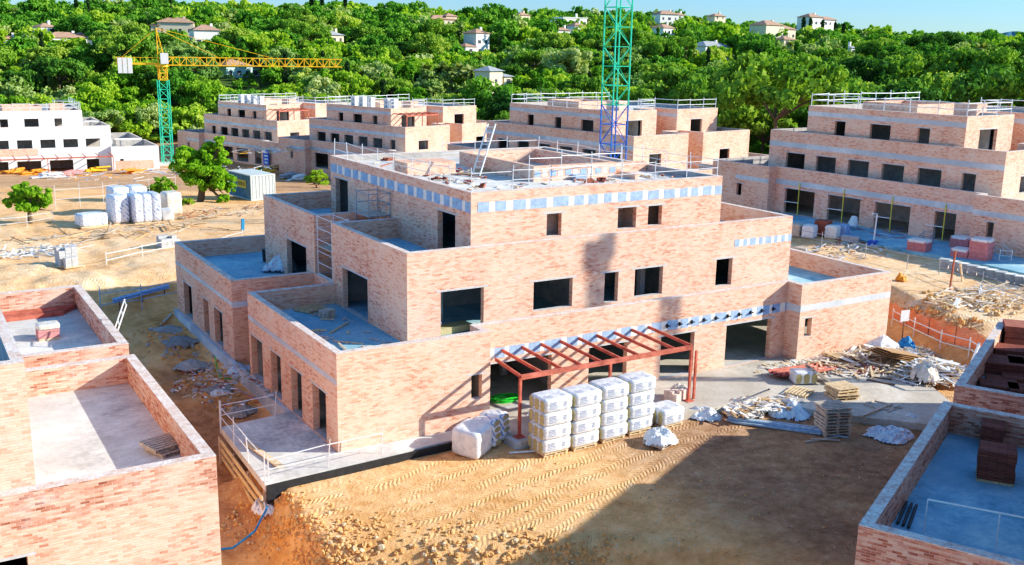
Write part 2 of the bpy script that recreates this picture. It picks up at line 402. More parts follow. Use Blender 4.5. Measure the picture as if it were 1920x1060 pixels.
def streaky_wrap():
    t = NT('blue_print_wrap', .35, .4)
    w = t.new('ShaderNodeTexWave'); w.bands_direction = 'DIAGONAL'; w.inputs['Scale'].default_value = 1.5; w.inputs['Distortion'].default_value = 3; w.inputs['Detail'].default_value = 4
    t.link(t.coord('UV'), w.inputs['Vector'])
    n = t.noise(t.coord('UV', (1, 1, 1)), 3, 3, .7)
    m = t.math('MULTIPLY', t.math('GREATER_THAN', w.outputs['Fac'], .66), t.math('GREATER_THAN', n, .5))
    t.bump(n, .05); return t.color(t.mix(t.math('MULTIPLY', m, .85), (.80, .82, .86), (.10, .24, .55)))
M['wrap_blue'] = streaky_wrap()
def mesh_mat():
    t = NT('orange_barrier_mesh', .7, .2); v = t.coord('UV', (9, 9, 9))
    ch = t.new('ShaderNodeTexVoronoi'); ch.feature = 'DISTANCE_TO_EDGE'; ch.inputs['Randomness'].default_value = .15; ch.inputs['Scale'].default_value = 1.0; t.link(v, ch.inputs['Vector'])
    t.color((.85, .27, .14)); a = t.math('LESS_THAN', ch.outputs['Distance'], .20); t.link(a, t.b.inputs['Alpha']); return t.m
M['net'] = mesh_mat()
def track_tiles():
    t = NT('stacked_clay', .8, .2); uv = t.coord('UV', (1, 1, 1))
    b = t.new('ShaderNodeTexBrick'); t.link(uv, b.inputs['Vector'])
    for k, v in {'Scale': 1.0, 'Brick Width': .5, 'Row Height': .06, 'Mortar Size': .008}.items(): b.inputs[k].default_value = v
    b.inputs['Color1'].default_value = (.24, .075, .055, 1); b.inputs['Color2'].default_value = (.38, .13, .085, 1); b.inputs['Mortar'].default_value = (.07, .03, .02, 1)
    t.bump(b.outputs['Fac'], -.02); return t.color(b.outputs['Color'])
M['clay_stack'] = track_tiles()
# ------------------------------------------------------------------ light
SUN = Vector((3.53, -2.05, 1.84)).normalized()
EL = math.asin(SUN.z); AZ = math.atan2(SUN.x, SUN.y)
w = bpy.data.worlds.new('World'); scene.world = w; w.use_nodes = True
sky = w.node_tree.nodes.new('ShaderNodeTexSky'); sky.sky_type = 'NISHITA'; sky.sun_disc = False
sky.sun_elevation = EL; sky.sun_rotation = AZ; sky.altitude = 100; sky.air_density = 1.0; sky.dust_density = .05; sky.ozone_density = 1.6
bg = w.node_tree.nodes['Background']; bg.inputs['Strength'].default_value = .15
wn = w.node_tree; mt = wn.nodes.new('ShaderNodeMix'); mt.data_type = 'RGBA'; mt.blend_type = 'MULTIPLY'; mt.inputs[0].default_value = 1.0
tc = wn.nodes.new('ShaderNodeTexCoord'); sx = wn.nodes.new('ShaderNodeSeparateXYZ'); wn.links.new(tc.outputs['Generated'], sx.inputs[0])
rp = wn.nodes.new('ShaderNodeValToRGB'); rp.color_ramp.elements[0].position = .0; rp.color_ramp.elements[0].color = (.30, .46, .66, 1); rp.color_ramp.elements[1].position = .35; rp.color_ramp.elements[1].color = (.76, .98, 1.14, 1)
e2 = rp.color_ramp.elements.new(.06); e2.color = (.27, .49, .86, 1)
wn.links.new(sx.outputs[2], rp.inputs[0]); wn.links.new(rp.outputs[0], mt.inputs[7])
wn.links.new(sky.outputs[0], mt.inputs[6]); wn.links.new(mt.outputs[2], bg.inputs['Color'])
ld = bpy.data.lights.new('sun', 'SUN'); ld.energy = 5.0; ld.angle = R(.5); ld.color = (1, .94, .84)
lo = bpy.data.objects.new('sun', ld); COL.objects.link(lo); lo.rotation_euler = SUN.to_track_quat('Z', 'Y').to_euler(); lo.location = (30, -30, 60)
scene.view_settings.view_transform = 'Standard'; scene.view_settings.look = 'None'; scene.view_settings.exposure = 0
vs = scene.view_settings; vs.use_curve_mapping = True; cm = vs.curve_mapping       # tone curve of the bright, contrasty photograph
cm.white_level = (.63, .63, .645); cv = cm.curves[3]; cv.points.new(.05, .036); cv.points.new(.32, .345); cm.update()

# ------------------------------------------------------------------ terrain sheet
def axis(a, b, st, lo, hi, gr=1.13):
    c = list(np.arange(a, b+1e-6, st)); s = st; v = a; L = []
    while v > lo:
        s = min(s*gr, 150); v -= s; L.append(v)
    s = st; v = b; Rr = []
    while v < hi:
        s = min(s*gr, 150); v += s; Rr.append(v)
    return np.array(L[::-1]+c+Rr)
gx = axis(-12, 50, .24, -3500, 6500, 1.07); gy = axis(-20, 38, .24, -400, 7500, 1.07)
X, Y = np.meshgrid(gx, gy); Z = Hgt(X, Y)
nx, ny = len(gx), len(gy)
me = bpy.data.meshes.new('ground')
co = np.stack([X, Y, Z], -1).reshape(-1, 3)
idx = np.arange(nx*ny).reshape(ny, nx)
fa = np.stack([idx[:-1, :-1], idx[:-1, 1:], idx[1:, 1:], idx[1:, :-1]], -1).reshape(-1, 4)
me.vertices.add(len(co)); me.vertices.foreach_set('co', co.ravel())
me.loops.add(fa.size); me.loops.foreach_set('vertex_index', fa.ravel().astype(np.int32))
me.polygons.add(len(fa)); me.polygons.foreach_set('loop_start', np.arange(0, fa.size, 4, dtype=np.int32))
me.polygons.foreach_set('use_smooth', [True]*len(fa))
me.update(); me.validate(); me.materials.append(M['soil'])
go = bpy.data.objects.new('ground', me); COL.objects.link(go); tag(go, kind='structure')

def prism(mb, pts, z0, z1, mi=0, side=None):
    side = mi if side is None else side
    n = len(pts)
    for i in range(n):
        a = pts[i]; b = pts[(i+1) % n]
        mb.quad([(a[0], a[1], z0), (b[0], b[1], z0), (b[0], b[1], z1), (a[0], a[1], z1)], side)
    mb.quad([(p[0], p[1], z1) for p in pts], mi)
# distant blue hills
b = MB(); P0 = None
for i in range(40):
    px = 1760+i*12
    def hp(px): 
        q = atF(px, 100, 5200); t = (px-1830)/140.0
        return q.x, q.y, max(-60, 30+105*math.exp(-((px-1905)/75.0)**2)+22*math.exp(-((px-1800)/90.0)**2))
    a = hp(px); c = hp(px+12)
    b.quad([(a[0], a[1], -80), (c[0], c[1], -80), (c[0], c[1], c[2]), (a[0], a[1], a[2])])
    b.quad([(a[0], a[1], a[2]), (c[0], c[1], c[2]), (c[0]+900, c[1]+1400, -80), (a[0]+900, a[1]+1400, -80)])
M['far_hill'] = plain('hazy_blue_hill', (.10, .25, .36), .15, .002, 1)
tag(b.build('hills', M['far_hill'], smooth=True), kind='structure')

# ------------------------------------------------------------------ buildings
def offset(poly, t):
    n = len(poly); out = []
    for i in range(n):
        p0 = Vector(poly[i-1]); p = Vector(poly[i]); p1 = Vector(poly[(i+1) % n])
        d0 = (p-p0).normalized(); d1 = (p1-p).normalized()
        n0 = Vector((-d0.y, d0.x)); n1 = Vector((-d1.y, d1.x))
        if abs(d0.dot(d1)) > .99: out.append(tuple(p+n0*t))
        else: out.append(tuple(p+(n0+n1)*t))
    return out
def walls(mb, poly, z0, z1, t, openings, mo=0, mi=1, skip=()):
    """closed rectilinear wall ring; openings: {edge: [(u0,u1,za,zb)]}"""
    inn = offset(poly, t); n = len(poly)
    for e in range(n):
        if e in skip: continue
        p0 = Vector(poly[e]); p1 = Vector(poly[(e+1) % n]); L = (p1-p0).length; d = (p1-p0)/L
        nin = Vector((-d.y, d.x)); q0 = Vector(inn[e]); q1 = Vector(inn[(e+1) % n])
        uq0 = (q0-p0).dot(d); uq1 = (q1-p0).dot(d)
        ops = openings.get(e, [])
        us = sorted({0, L, *[o[0] for o in ops], *[o[1] for o in ops]})
        zs = sorted({z0, z1, *[o[2] for o in ops], *[o[3] for o in ops]}); zs = [z for z in zs if z0 <= z <= z1]
        def void(i, j):
            if i < 0 or j < 0 or i >= len(us)-1 or j >= len(zs)-1: return None
            uc = (us[i]+us[i+1])/2; zc = (zs[j]+zs[j+1])/2
            return any(o[0] < uc < o[1] and o[2] < zc < o[3] for o in ops)
        O = lambda u, z: (*(p0+d*u), z)
        def I(u, z):
            uu = uq0 if u == 0 else (uq1 if u == L else u)
            return (*(p0+d*uu+nin*t), z)
        for i in range(len(us)-1):
            for j in range(len(zs)-1):
                a, b_, c, dd = us[i], us[i+1], zs[j], zs[j+1]
                if not void(i, j):
                    mb.quad([O(a, c), O(b_, c), O(b_, dd), O(a, dd)], mo)
                    mb.quad([I(b_, c), I(a, c), I(a, dd), I(b_, dd)], mi)
                else:
                    if void(i-1, j) is False: mb.quad([O(a, c), O(a, dd), I(a, dd), I(a, c)][::-1], mo)
                    if void(i+1, j) is False: mb.quad([O(b_, c), I(b_, c), I(b_, dd), O(b_, dd)][::-1], mo)
                    if void(i, j-1) is False: mb.quad([O(a, c), O(b_, c), I(b_, c), I(a, c)], 2)
                    if void(i, j+1) is False or void(i, j+1) is None: mb.quad([O(a, dd), I(a, dd), I(b_, dd), O(b_, dd)], 2)
    return inn
def ring(mb, poly, z, h, t, over, skip=()):
    outp = offset(poly, -over); inn = offset(poly, t+over); n = len(poly)
    for e in range(n):
        if e in skip: continue
        f = (e+1) % n; a, b_, c, d = outp[e], outp[f], inn[f], inn[e]
        mb.quad([(*a, z+h), (*b_, z+h), (*c, z+h), (*d, z+h)])
        mb.quad([(*a, z-.004), (*b_, z-.004), (*b_, z+h), (*a, z+h)])
        mb.quad([(*c, z-.004), (*d, z-.004), (*d, z+h), (*c, z+h)])
def level(root, poly, z0, zdeck, ztop, openings, t=.28, skip=(), brick='brick', lint=True, floor=None, deck='concrete_shade_blue', bands=(), cope=True, zcope=.022, interior='plaster', top_brick=None):
    sk = skip
    if top_brick and ztop-zdeck > .3:
        zc = zdeck-.02
        mb = MB(); walls(mb, poly, z0, zc, t, openings)
        mb.build('wall', [M[brick], M[interior], M['lintel']], root)
        mb = MB(); walls(mb, poly, zc, ztop, t, {}, 0, 0, sk)
        mb.build('parapet', [M[top_brick]], root)
    else:
        mb = MB(); walls(mb, poly, z0, ztop, t, openings, 0, 1, sk)
        mb.build('wall', [M[brick], M[interior], M['lintel']], root)
    if cope:
        mb = MB(); ring(mb, poly, ztop, zcope, t, .006, sk); mb.build('coping', M['coping'], root)
    inn = offset(poly, t-.003)
    mb = MB(); mb.quad([(*p, zdeck) for p in inn]); mb.quad([(*p, zdeck-.32) for p in inn][::-1])
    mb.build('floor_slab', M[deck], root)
    if floor is not None: mb = MB(); mb.quad([(*p, floor) for p in inn]); mb.build('floor_slab', M['patio'], root)
    if lint:
        n = len(poly)
        for e, ops in openings.items():
            p0 = Vector(poly[e]); p1 = Vector(poly[(e+1) % n]); d = (p1-p0).normalized(); no = Vector((d.y, -d.x))
            for o in ops:
                mb = MB(); a = p0+d*(o[0]-.22)+no*.006; c = p0+d*(o[1]+.22)+no*.006; b_ = c-no*.05; g = a-no*.05
                prism(mb, [tuple(a), tuple(c), tuple(b_), tuple(g)], o[3]+.005, o[3]+.085); mb.build('lintel', M['lintel'], root)
    for (e, u0, u1, za, zb, style) in bands:
        n = len(poly); p0 = Vector(poly[e]); p1 = Vector(poly[(e+1) % n]); L = (p1-p0).length; d = (p1-p0)/L; no = Vector((d.y, -d.x))
        u1 = L if u1 is None else u1; mb = MB(); mb2 = MB()
        if style == 'plain':
            segs = [(u0, u1, 0)]
        else:
            segs = []; u = u0; rr = random.Random(int(e*31+za*7))
            while u < u1-.05:
                wv = rr.uniform(.45, .95) if style == 'patch' else rr.uniform(.25, .45)
                wc = rr.uniform(.18, .42) if style == 'patch' else rr.uniform(.15, .3)
                segs.append((u, min(u+wv, u1), 1)); 
                if u+wv < u1: segs.append((u+wv, min(u+wv+wc, u1), 2))
                u += wv+wc
        for (a, b_, mi) in segs:
            A = p0+d*a; B_ = p0+d*b_; of = .006 if mi != 1 else .012
            s0 = random.uniform(-.03, .03) if mi == 1 else 0; s1 = random.uniform(-.03, .03) if mi == 1 else 0
            A = A+no*of; B_ = B_+no*of
            mb.quad([(*A, za+s0*.5), (*B_, za+s1*.5), (*B_, zb+s1), (*A, zb+s0)], mi)
            mb.quad([(*A, zb+s0), (*B_, zb+s1), (*(B_-no*.02), zb+s1), (*(A-no*.02), zb+s0)], mi)
        mb.build('slab_band', [M['band'], M['patch_blue'], M['patch_cream']], root)
    return inn

def span(a, b, za, zb, rev=None):           # opening given by coordinates; rev = coordinate at the edge's start for edges that run backwards
    return (a, b, za, zb) if rev is None else (rev-b, rev-a, za, zb)

def rail_run(name, pts, label, zf, loc=(0, 0, 0), rz=0, h=1.05, step=2.3, r=.022, mat='galv', group=None, cat='guard rail', lean=.0, below=.25, mid=True):
    root = thing(name, label, cat, loc, rz, group)
    rr = random.Random(len(label)); posts = []
    for i in range(len(pts)-1):
        a = Vector(pts[i]); b_ = Vector(pts[i+1]); n = max(1, round((b_-a).length/step))
        for k in range(n+(1 if i == len(pts)-2 else 0)):
            q = a+(b_-a)*(k/n); posts.append((q.x, q.y, (zf if not callable(zf) else zf(q.x, q.y))))
    for q in posts:
        mb = MB(); tx, ty = rr.uniform(-lean, lean), rr.uniform(-lean, lean)
        mb.tube((q[0], q[1], q[2]-below), (q[0]+tx, q[1]+ty, q[2]+h*rr.uniform(.98, 1.16)), r, 5); mb.build('post', M[mat], root)
    for hh in ((h*.9, h*.45) if mid else (h*.9,)):
        mb = MB()
        for i in range(len(posts)-1):
            a, b_ = posts[i], posts[i+1]; o = rr.uniform(-.05, .05); o2 = rr.uniform(-.05, .05)
            mb.tube((a[0], a[1], a[2]+hh+o), (b_[0], b_[1], b_[2]+hh+o2), r*.85, 5)
        mb.build('rail', M[mat], root)
    return root

def GRD(gy, nx0=7.0, xe=25.8, W=32.9, D=26.0, gy0=11.5, gx=4.4):
    return [(0, 0), (nx0, 0), (nx0, 1), (xe, 1), (xe, 0), (W, 0), (W, gy0), (W-gx, gy0), (W-gx, gy), (W, gy), (W, D), (0, D), (0, gy), (gx, gy), (gx, gy0), (0, gy0)]
def MID(gy, x1=27.7, x0=4.41, y0=2.8, y1=22.3, gy0=11.5):
    return [(x0, y0), (x1, y0), (x1, gy0), (x1-3.5, gy0), (x1-3.5, gy), (x1, gy), (x1, y1), (x0, y1), (x0, gy), (7.9, gy), (7.9, gy0), (x0, gy0)]

# ---- main block
main = thing('brick_building', 'large unfinished three storey brick building with stepped terraces in the middle of the site', 'building')
g = GRD(14.2)
level(main, g, -.55, 3.1, 4.1, {
    0: [(6.07, 6.6, 1.17, 2.26)],
    2: [(.15, 3.85, .02, 2.25), (5.95, 8.22, .02, 2.25), (10.3, 12.46, .02, 2.2), (14.6, 17.8, .02, 2.22)],
    4: [(.42, .95, 1.25, 2.26)],
    5: [(2, 4, 0, 2.2), (7, 9, 0, 2.2)],
    10: [(5, 7, .0, 2.2), (12, 15, 0, 2.2)],
    11: [span(22.47, 24.31, .0, 2.02, 26), span(18.86, 19.95, .0, 1.98, 26), span(16.2, 17.75, .0, 1.95, 26)],
    15: [span(9.45, 11.2, .02, 2.08, 11.5), span(6.83, 8.22, .02, 2.08, 11.5), span(4.12, 5.47, .02, 2.05, 11.5), span(1.27, 2.82, .02, 2.08, 11.5)]},
    floor=.0, t=.30, top_brick='brick',
    bands=[(2, 0, None, 2.50, 2.98, 'patch'), (3, .0, None, 2.62, 3.0, 'plain'), (4, 0, None, 2.66, 3.0, 'plain'), (15, 0, None, 2.78, 3.0, 'plain'), (11, 0, None, 2.78, 3.0, 'plain'), (12, 0, None, 2.7, 3.0, 'plain')])
m_ = MID(14.0)
level(main, m_, 3.1, 6.2, 7.2, {
    0: [span(6.05-4.41, 8.25-4.41, 3.12, 5.32), (6.52, 8.74, 3.85, 5.26), (10.64, 11.48, 3.78, 5.28), (12.5, 14.3, 3.85, 5.28), (17.9, 19.04, 3.82, 5.27)],
    7: [span(15.3, 18.4, 3.12, 5.25, 22.3)],
    11: [span(7.1, 10.2, 3.12, 5.18, 11.5)]},
    t=.28, top_brick='brick', bands=[(0, 19.1, None, 5.85, 6.22, 'thin'), ])
UPm = [(7.93, 3.5), (23.0, 3.5), (23.0, 20.5), (7.93, 20.5)]
level(main, UPm, 6.2, 9.2, 9.54, {
    0: [(12.1-8, 12.95-8, 7.22, 8.3), (16.3-8, 17.45-8, 7.25, 8.3), (18.2-8, 19.1-8, 7.28, 8.28)],
    2: [(3, 5, 7.2, 8.3)],
    3: [span(4.98, 6.76, 6.22, 8.3, 20.5), span(17.9, 19.75, 6.22, 8.34, 20.5)]},
    t=.28, brick='brick', deck='concrete', bands=[(0, .35, None, 8.62, 9.08, 'patch'), (3, .1, None, 8.62, 9.10, 'patch')])
# inner partitions, columns and a stair core seen through the openings
def boxpart(root, nm, mat, *bx):
    mb = MB()
    for q in bx: mb.box(*q)
    return mb.build(nm, M[mat], root)
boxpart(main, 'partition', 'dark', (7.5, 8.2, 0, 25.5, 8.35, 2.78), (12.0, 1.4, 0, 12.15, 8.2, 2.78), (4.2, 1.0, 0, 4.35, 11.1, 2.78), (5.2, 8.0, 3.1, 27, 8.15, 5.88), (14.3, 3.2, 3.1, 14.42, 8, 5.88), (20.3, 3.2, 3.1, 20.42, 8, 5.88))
boxpart(main, 'partition', 'brick_pale', (14.9, 5.0, 6.21, 20.6, 5.15, 8.85), (11.2, 4.4, 6.21, 13.4, 4.5, 8.85), (17.7, 3.8, 6.21, 17.82, 5, 8.85))
for (x, y, z0_, z1_) in ((9.2, 4.2, 0, 2.78), (10.9, 5.4, 0, 2.78), (15.3, 4.6, 0, 2.78), (23.6, 3.6, 0, 2.78), (18.6, 4.4, 3.1, 5.88), (23.0, 5.0, 3.1, 5.88), (7.6, 6.0, 3.1, 5.88)):
    boxpart(main, 'column', 'concrete', (x-.15, y-.15, z0_+.002, x+.15, y+.15, z1_))
# roof structures of the main block
def ringbox(root, nm, x0, y0, x1, y1, z0, z1, t, mat='brick', cope=True):
    mb = MB(); walls(mb, [(x0, y0), (x1, y0), (x1, y1), (x0, y1)], z0, z1, t, {}, 0, 0); ring(mb, [(x0, y0), (x1, y0), (x1, y1), (x0, y1)], z1, .02, t, 0)
    return mb.build(nm, M[mat], root)
ringbox(main, 'roof_parapet', 14.0, 7.8, 19.3, 15.8, 9.2, 9.98, .25)
boxpart(main, 'chimney', 'brick', (9.2, 12.7, 9.2, 12.1, 14.5, 9.85))
mb = MB(); 
for k in range(11):
    a = 14.05+k*.48
    mb.quad([(a, 7.788, 9.45), (a+(.3 if k % 2 else .38), 7.788, 9.45), (a+(.3 if k % 2 else .38), 7.788, 9.75), (a, 7.788, 9.75)], k % 2)
mb.build('slab_band', [M['patch_blue'], M['patch_cream']], main)
boxpart(main, 'roof_parapet', 'brick', (19.4, 9.4, 9.2, 22.7, 9.62, 9.75), (19.5, 3.8+2.6, 9.2, 19.75, 9.4, 9.5))
rail_run('guard_rail', [(8.1, 20.3), (8.1, 3.7), (22.8, 3.7), (22.8, 12)], 'galvanised pipe guard rail round the roof of the middle brick building', 9.5, h=1.0, step=2.2, lean=.06)
def roof_litter(root, name, x0, y0, x1, y1, z, n, seed, mats):
    rr = random.Random(seed); mb = MB()
    for i in range(n):
        x, y = rr.uniform(x0, x1), rr.uniform(y0, y1); a = rr.uniform(0, 3.14); l = rr.uniform(.08, .35)*(3 if rr.random() < .15 else 1); d = Vector((math.cos(a), math.sin(a), 0))*l; c = Vector((x, y, z+.03+rr.random()*.04)); mb.bar(c-d, c+d, rr.uniform(.05, .12), .05, rr.randrange(len(mats)))
    o = mb.build(name, [M[m] for m in mats]); tag(o, 'small offcuts and brick bits scattered on the '+root, 'litter', None, 'stuff')
roof_litter('roof of the middle brick building', 'roof_litter', 8.5, 4, 22.5, 7.5, 9.2, 70, 3, ['terracotta', 'wood', 'grey_block', 'brick_dark'])
roof_litter('rear part of the middle building roof', 'roof_litter', 8.5, 8, 13.5, 19, 9.2, 60, 4, ['terracotta', 'wood', 'grey_block', 'wood_grey'])
roof_litter('shaded terrace nearest the camera', 'terrace_litter', .6, .6, 4.2, 11, 3.1, 40, 5, ['wood_grey', 'wood', 'grey_block'])
rail_run('guard_rail', [(13.2, 16.4), (19.8, 16.4), (19.8, 8.0), (13.4, 7.3)], 'inner galvanised pipe rail round the raised roof box of the middle brick building', 9.3, h=1.3, step=2.0, lean=.06)

# ---- left foreground building
left = thing('brick_building', 'unfinished brick building with two walled roof terraces cut by the left edge', 'building')
gl = [(-34, -7.8), (-6.86, -7.8), (-6.86, 3.6), (-11, 3.6), (-11, 5.2), (-6.75, 5.2), (-6.75, 16.7), (-34, 16.7)]
xw = (atz(8, 1040, 4.1)); 
level(left, gl, -3.2, 3.1, 4.1, {0: [(34-13.2, 34-12.05, .9, 2.25)]}, t=.34, top_brick='brick_dark', deck='concrete', bands=[])
level(left, [(-34, -7.45), (-11.65, -7.45), (-11.65, 3.3), (-34, 3.3)], 3.1, 6.2, 7.6, {}, t=.3)
boxpart(left, 'parapet', 'brick_pale', (-11.5, 5.56, 3.1, -11.25, 16.3, 4.05))

# ---- right foreground building (same plan, turned)
right = thing('brick_building', 'unfinished brick building with grey walled terraces in shadow at the lower right edge', 'building', (6.22, -20.19, 0), math.atan2(-.899, .437))
level(right, GRD(13.66, D=25.2), -1.2, 3.1, 4.1, {}, t=.32, top_brick='brick_dark', cope=True, bands=[])
level(right, MID(13.66, y0=0.4, y1=24.0), 3.1, 6.2, 7.2, {7: [], 8: [], 11: [(2, 4, 3.12, 5.2)]}, t=.28)
level(right, [(8.2, 3.5), (23, 3.5), (23, 20.5), (8.2, 20.5)], 6.2, 9.2, 9.6, {}, t=.28)

# ---- the blocks behind
def back_block(label, loc, yaw, f0, brick='brick', mat_top=None, detail=True, guard=True, pergola=False):
    root = thing('brick_building' if brick != 'white_wall' else 'rendered_building', label, 'building', loc, yaw)
    W_ = f0+7.1
    gg = GRD(14.2, xe=f0, W=W_)
    def row(n, a, b_, wd, za, zb, jit=.25):
        o = []; rr = random.Random(n*7+int(b_))
        for i in range(n):
            c = a+(b_-a)*(i+.5)/n; q = wd*rr.choice([1, 1, .55]); o.append((c-q/2, c+q/2, za, zb))
        return o
    level(root, gg, -1.5, 3.1, 4.1, {2: row(4, .4, f0-7.4, 3.3, .02, 2.25), 0: [(3.2, 3.8, 1.1, 2.2)], 4: [(1.2, 1.75, 1.1, 2.2)], 5: [(1.5, 3.6, 1, 2.2), (6, 8.2, 0.02, 2.2)], 9: [(4, 6.5, .9, 2.2)]},
          brick=brick, lint=brick != 'white_wall', deck='concrete', floor=0.0, bands=[] if brick == 'white_wall' else [(2, 0, None, 2.55, 3.02, 'plain'), (3, 0, None, 2.6, 3.0, 'plain'), (0, 3.0, None, 2.6, 3.0, 'plain'), (4, 0, 4, 2.6, 3.0, 'plain')])
    mm = MID(14.0, x1=f0+.5)
    level(root, mm, 3.1, 6.2, 7.2, {0: row(6, 1.4, f0-5, 2.1, 3.85, 5.25), 1: [(2.5, 4.4, 3.9, 5.2)], 5: [(3, 4.8, 3.9, 5.2)]}, brick=brick, lint=brick != 'white_wall', deck='concrete',
          bands=[] if brick == 'white_wall' else [(0, 0, None, 5.75, 6.2, 'plain')])
    level(root, [(8, 3.5), (f0-3.4, 3.5), (f0-3.4, 10.4), (f0-6.5, 10.4), (f0-6.5, 13.4), (f0-3.0, 13.4), (f0-3.0, 20.5), (8, 20.5)], 6.2, 9.2, 9.58, {0: row(3, 1.5, f0-13, 2.0, 7.15, 8.4), 1: [(2.0, 4.6, 6.3, 8.5)], 5: [(2.4, 4.4, 6.3, 8.4)]}, brick=brick, lint=brick != 'white_wall', deck='concrete',
          bands=[] if brick == 'white_wall' else [(0, 0, None, 8.7, 9.1, 'plain'), (4, 0, None, 8.7, 9.1, 'plain')])
    boxpart(root, 'partition', 'dark', (5.2, 7.2, 3.1, f0, 7.35, 5.88), (.6, 6.5, 0, f0, 6.65, 2.78), (8.4, 8, 6.21, f0-4, 8.15, 8.87))
    # roof boxes
    ringbox(root, 'roof_parapet', 11.5, 6.5, 17, 12.5, 9.2, 10.1, .25, brick if brick != 'white_wall' else 'brick')
    boxpart(root, 'chimney', brick if brick != 'white_wall' else 'brick', (18.5, 9.5, 9.2, 20.6, 11, 10.3))
    if guard:
        rail_run('guard_rail', [(8.1, 20.3), (8.1, 3.7), (f0-3.6, 3.7), (f0-3.6, 10.2), (f0-6.5, 10.5), (f0-6.5, 13.4), (f0-3.2, 13.6), (f0-3.2, 20.3)], 'pipe guard rail on the roof of the '+' '.join(label.split()[:7]), 9.55, loc, yaw, h=1.15, step=2.4, r=.045, lean=.1)
    return root
RB = back_block('long three storey brick building with shaded facade on the right behind the yard', (53.39, 37.28, 1.67), R(-86.1), 26.81)
B3 = back_block('brick building behind the lower blue section of the crane mast', (46.0, 77.92, -.22), R(-81.9), 29.06)
B2 = back_block('brick building second from the left in the back row with white units on its roof', (38.16, 120.0, -2.58), R(-74.1), 26.46)
B1 = back_block('brick building behind the big site tree, leftmost brick one in the back row', (30.48, 152.65, -3.86), R(-72.9), 25.85)
for k, c in enumerate((9.45, 14.55, 19.65, 24.75)):
    mb = MB(); xx = 7+.4+(26.81-7.4-.4)*(k+.5)/4; mb.bar((xx, .9, .02), (xx, .9, 2.9), .07); mb.build('prop', M['yellow'], RB)
    mb = MB(); mb.bar((xx-1.6, .95, 1.05), (xx, .95, 1.1), .06); mb.build('prop_rail', M['white_paint'], RB)
WB = back_block('white rendered three storey building with red steel pergola at the far left', (-10.49, 132.27, -4.42), R(-1.7), 25.8, brick='white_wall')

mb = MB(); mb.quad([(8.5, .985, 3.0), (15.5, .985, 3.0), (15.5, .985, 4.1), (8.5, .985, 4.1)]); mb.build('brick_panel', M['brick'], WB)
mb = MB(); mb.quad([(26.3, -.015, .6), (32.0, -.015, .6), (32.0, -.015, 1.9), (26.3, -.015, 1.9)]); mb.build('brick_panel', M['brick'], WB)

Mx = Matrix.Translation(RB.location)@Matrix.Rotation(RB.rotation_euler.z, 4, 'Z'); mb = MB(); rr = random.Random(8)
pts = [(6.0, -3.6), (12, -4.4), (18, -3.9), (24, -5.0), (30, -4.6), (36, -5.4), (36, -.03), (26.85, -.03), (26.8, .97), (7.02, .97), (7.02, -.03), (6, -.03)]
prism(mb, [tuple((Mx@Vector((*p, 0)))[:2]) for p in pts], 1.2, 1.66); tag(mb.build('yard_apron', M['concrete_shade_blue']), kind='structure')
M['soil_clod'] = plain('earth_clod', (.80, .44, .17), .35, 5, .97)
# ------------------------------------------------------------------ paving and plinth
def slab(name, pts, z0, z1, mat, **k):
    mb = MB(); prism(mb, pts, z0, z1); o = mb.build(name, M[mat]); tag(o, kind='structure'); return o
slab('concrete_apron', [(-3.5, -1.5), (5.4, -.95), (7.0, -.9), (6.98, -.02), (-.02, -.02), (-.02, 5.4), (-3.3, 5.0)], -.32, -.02, 'concrete')
slab('patio', [(7.02, -2.6), (16.6, -3.3), (18.9, -3.1), (20.4, -5.0), (21.6, -6.9), (24.0, -9.6), (27.2, -8.6), (30.1, -3.9), (25.9, -.6), (25.78, .98), (7.02, .98)], -.45, -.015, 'patio')
slab('plinth_kerb', [(25.75, -.45), (33.2, -.35), (33.2, -.02), (25.75, -.02)], -.6, .02, 'concrete')
slab('side_plinth', [(-.24, 5.4), (-.02, 5.4), (-.02, 26.1), (-.24, 26.1)], -1.5, -.06, 'band')
slab('membrane_edge', [(-3.45, -1.58), (7.3, -1.02), (7.3, -.93), (-3.45, -1.49)], -.8, -.07, 'black')
# formwork boards and props below the cantilevered deck
t = thing('edge_formwork', 'timber formwork boards and props under the edge of the raised concrete deck', 'formwork')
for k in range(3):
    mb = MB(); mb.bar((-3.62, -1.5, -.55-k*.38), (-3.42, 5.0, -.5-k*.34), .05, .2); mb.build('board', M['wood'], t)
for y in (-1.4, .6, 2.6, 4.6):
    mb = MB(); mb.bar((-3.5, y, -2.4), (-3.5, y, -.32), .07); mb.build('prop', M['wood_grey'], t)
rail_run('guard_rail', [(-3.35, 4.9), (-3.45, -1.35)], 'pipe guard rail along the left edge of the raised concrete deck', -.02, h=1.1, step=2.1, lean=.1)
rail_run('guard_rail', [(-3.3, -1.35), (1.5, -.9)], 'pipe guard rail along the front edge of the raised concrete deck', -.02, h=1.0, step=2.4, lean=.1)
rail_run('guard_rail', [(-3.3, 5.0), (-.9, 5.2)], 'short two bar rail at the back of the raised concrete deck', -.02, h=1.1, step=2.4, lean=.1, mat='galv')
tag((lambda mb: (mb.bar((-2.9, 2.6, .05), (-2.5, -.4, .05), .28, .05), mb.build('timber_plank', M['wood']))[1])(MB()), 'long timber plank lying on the concrete deck beside its rail', 'plank')

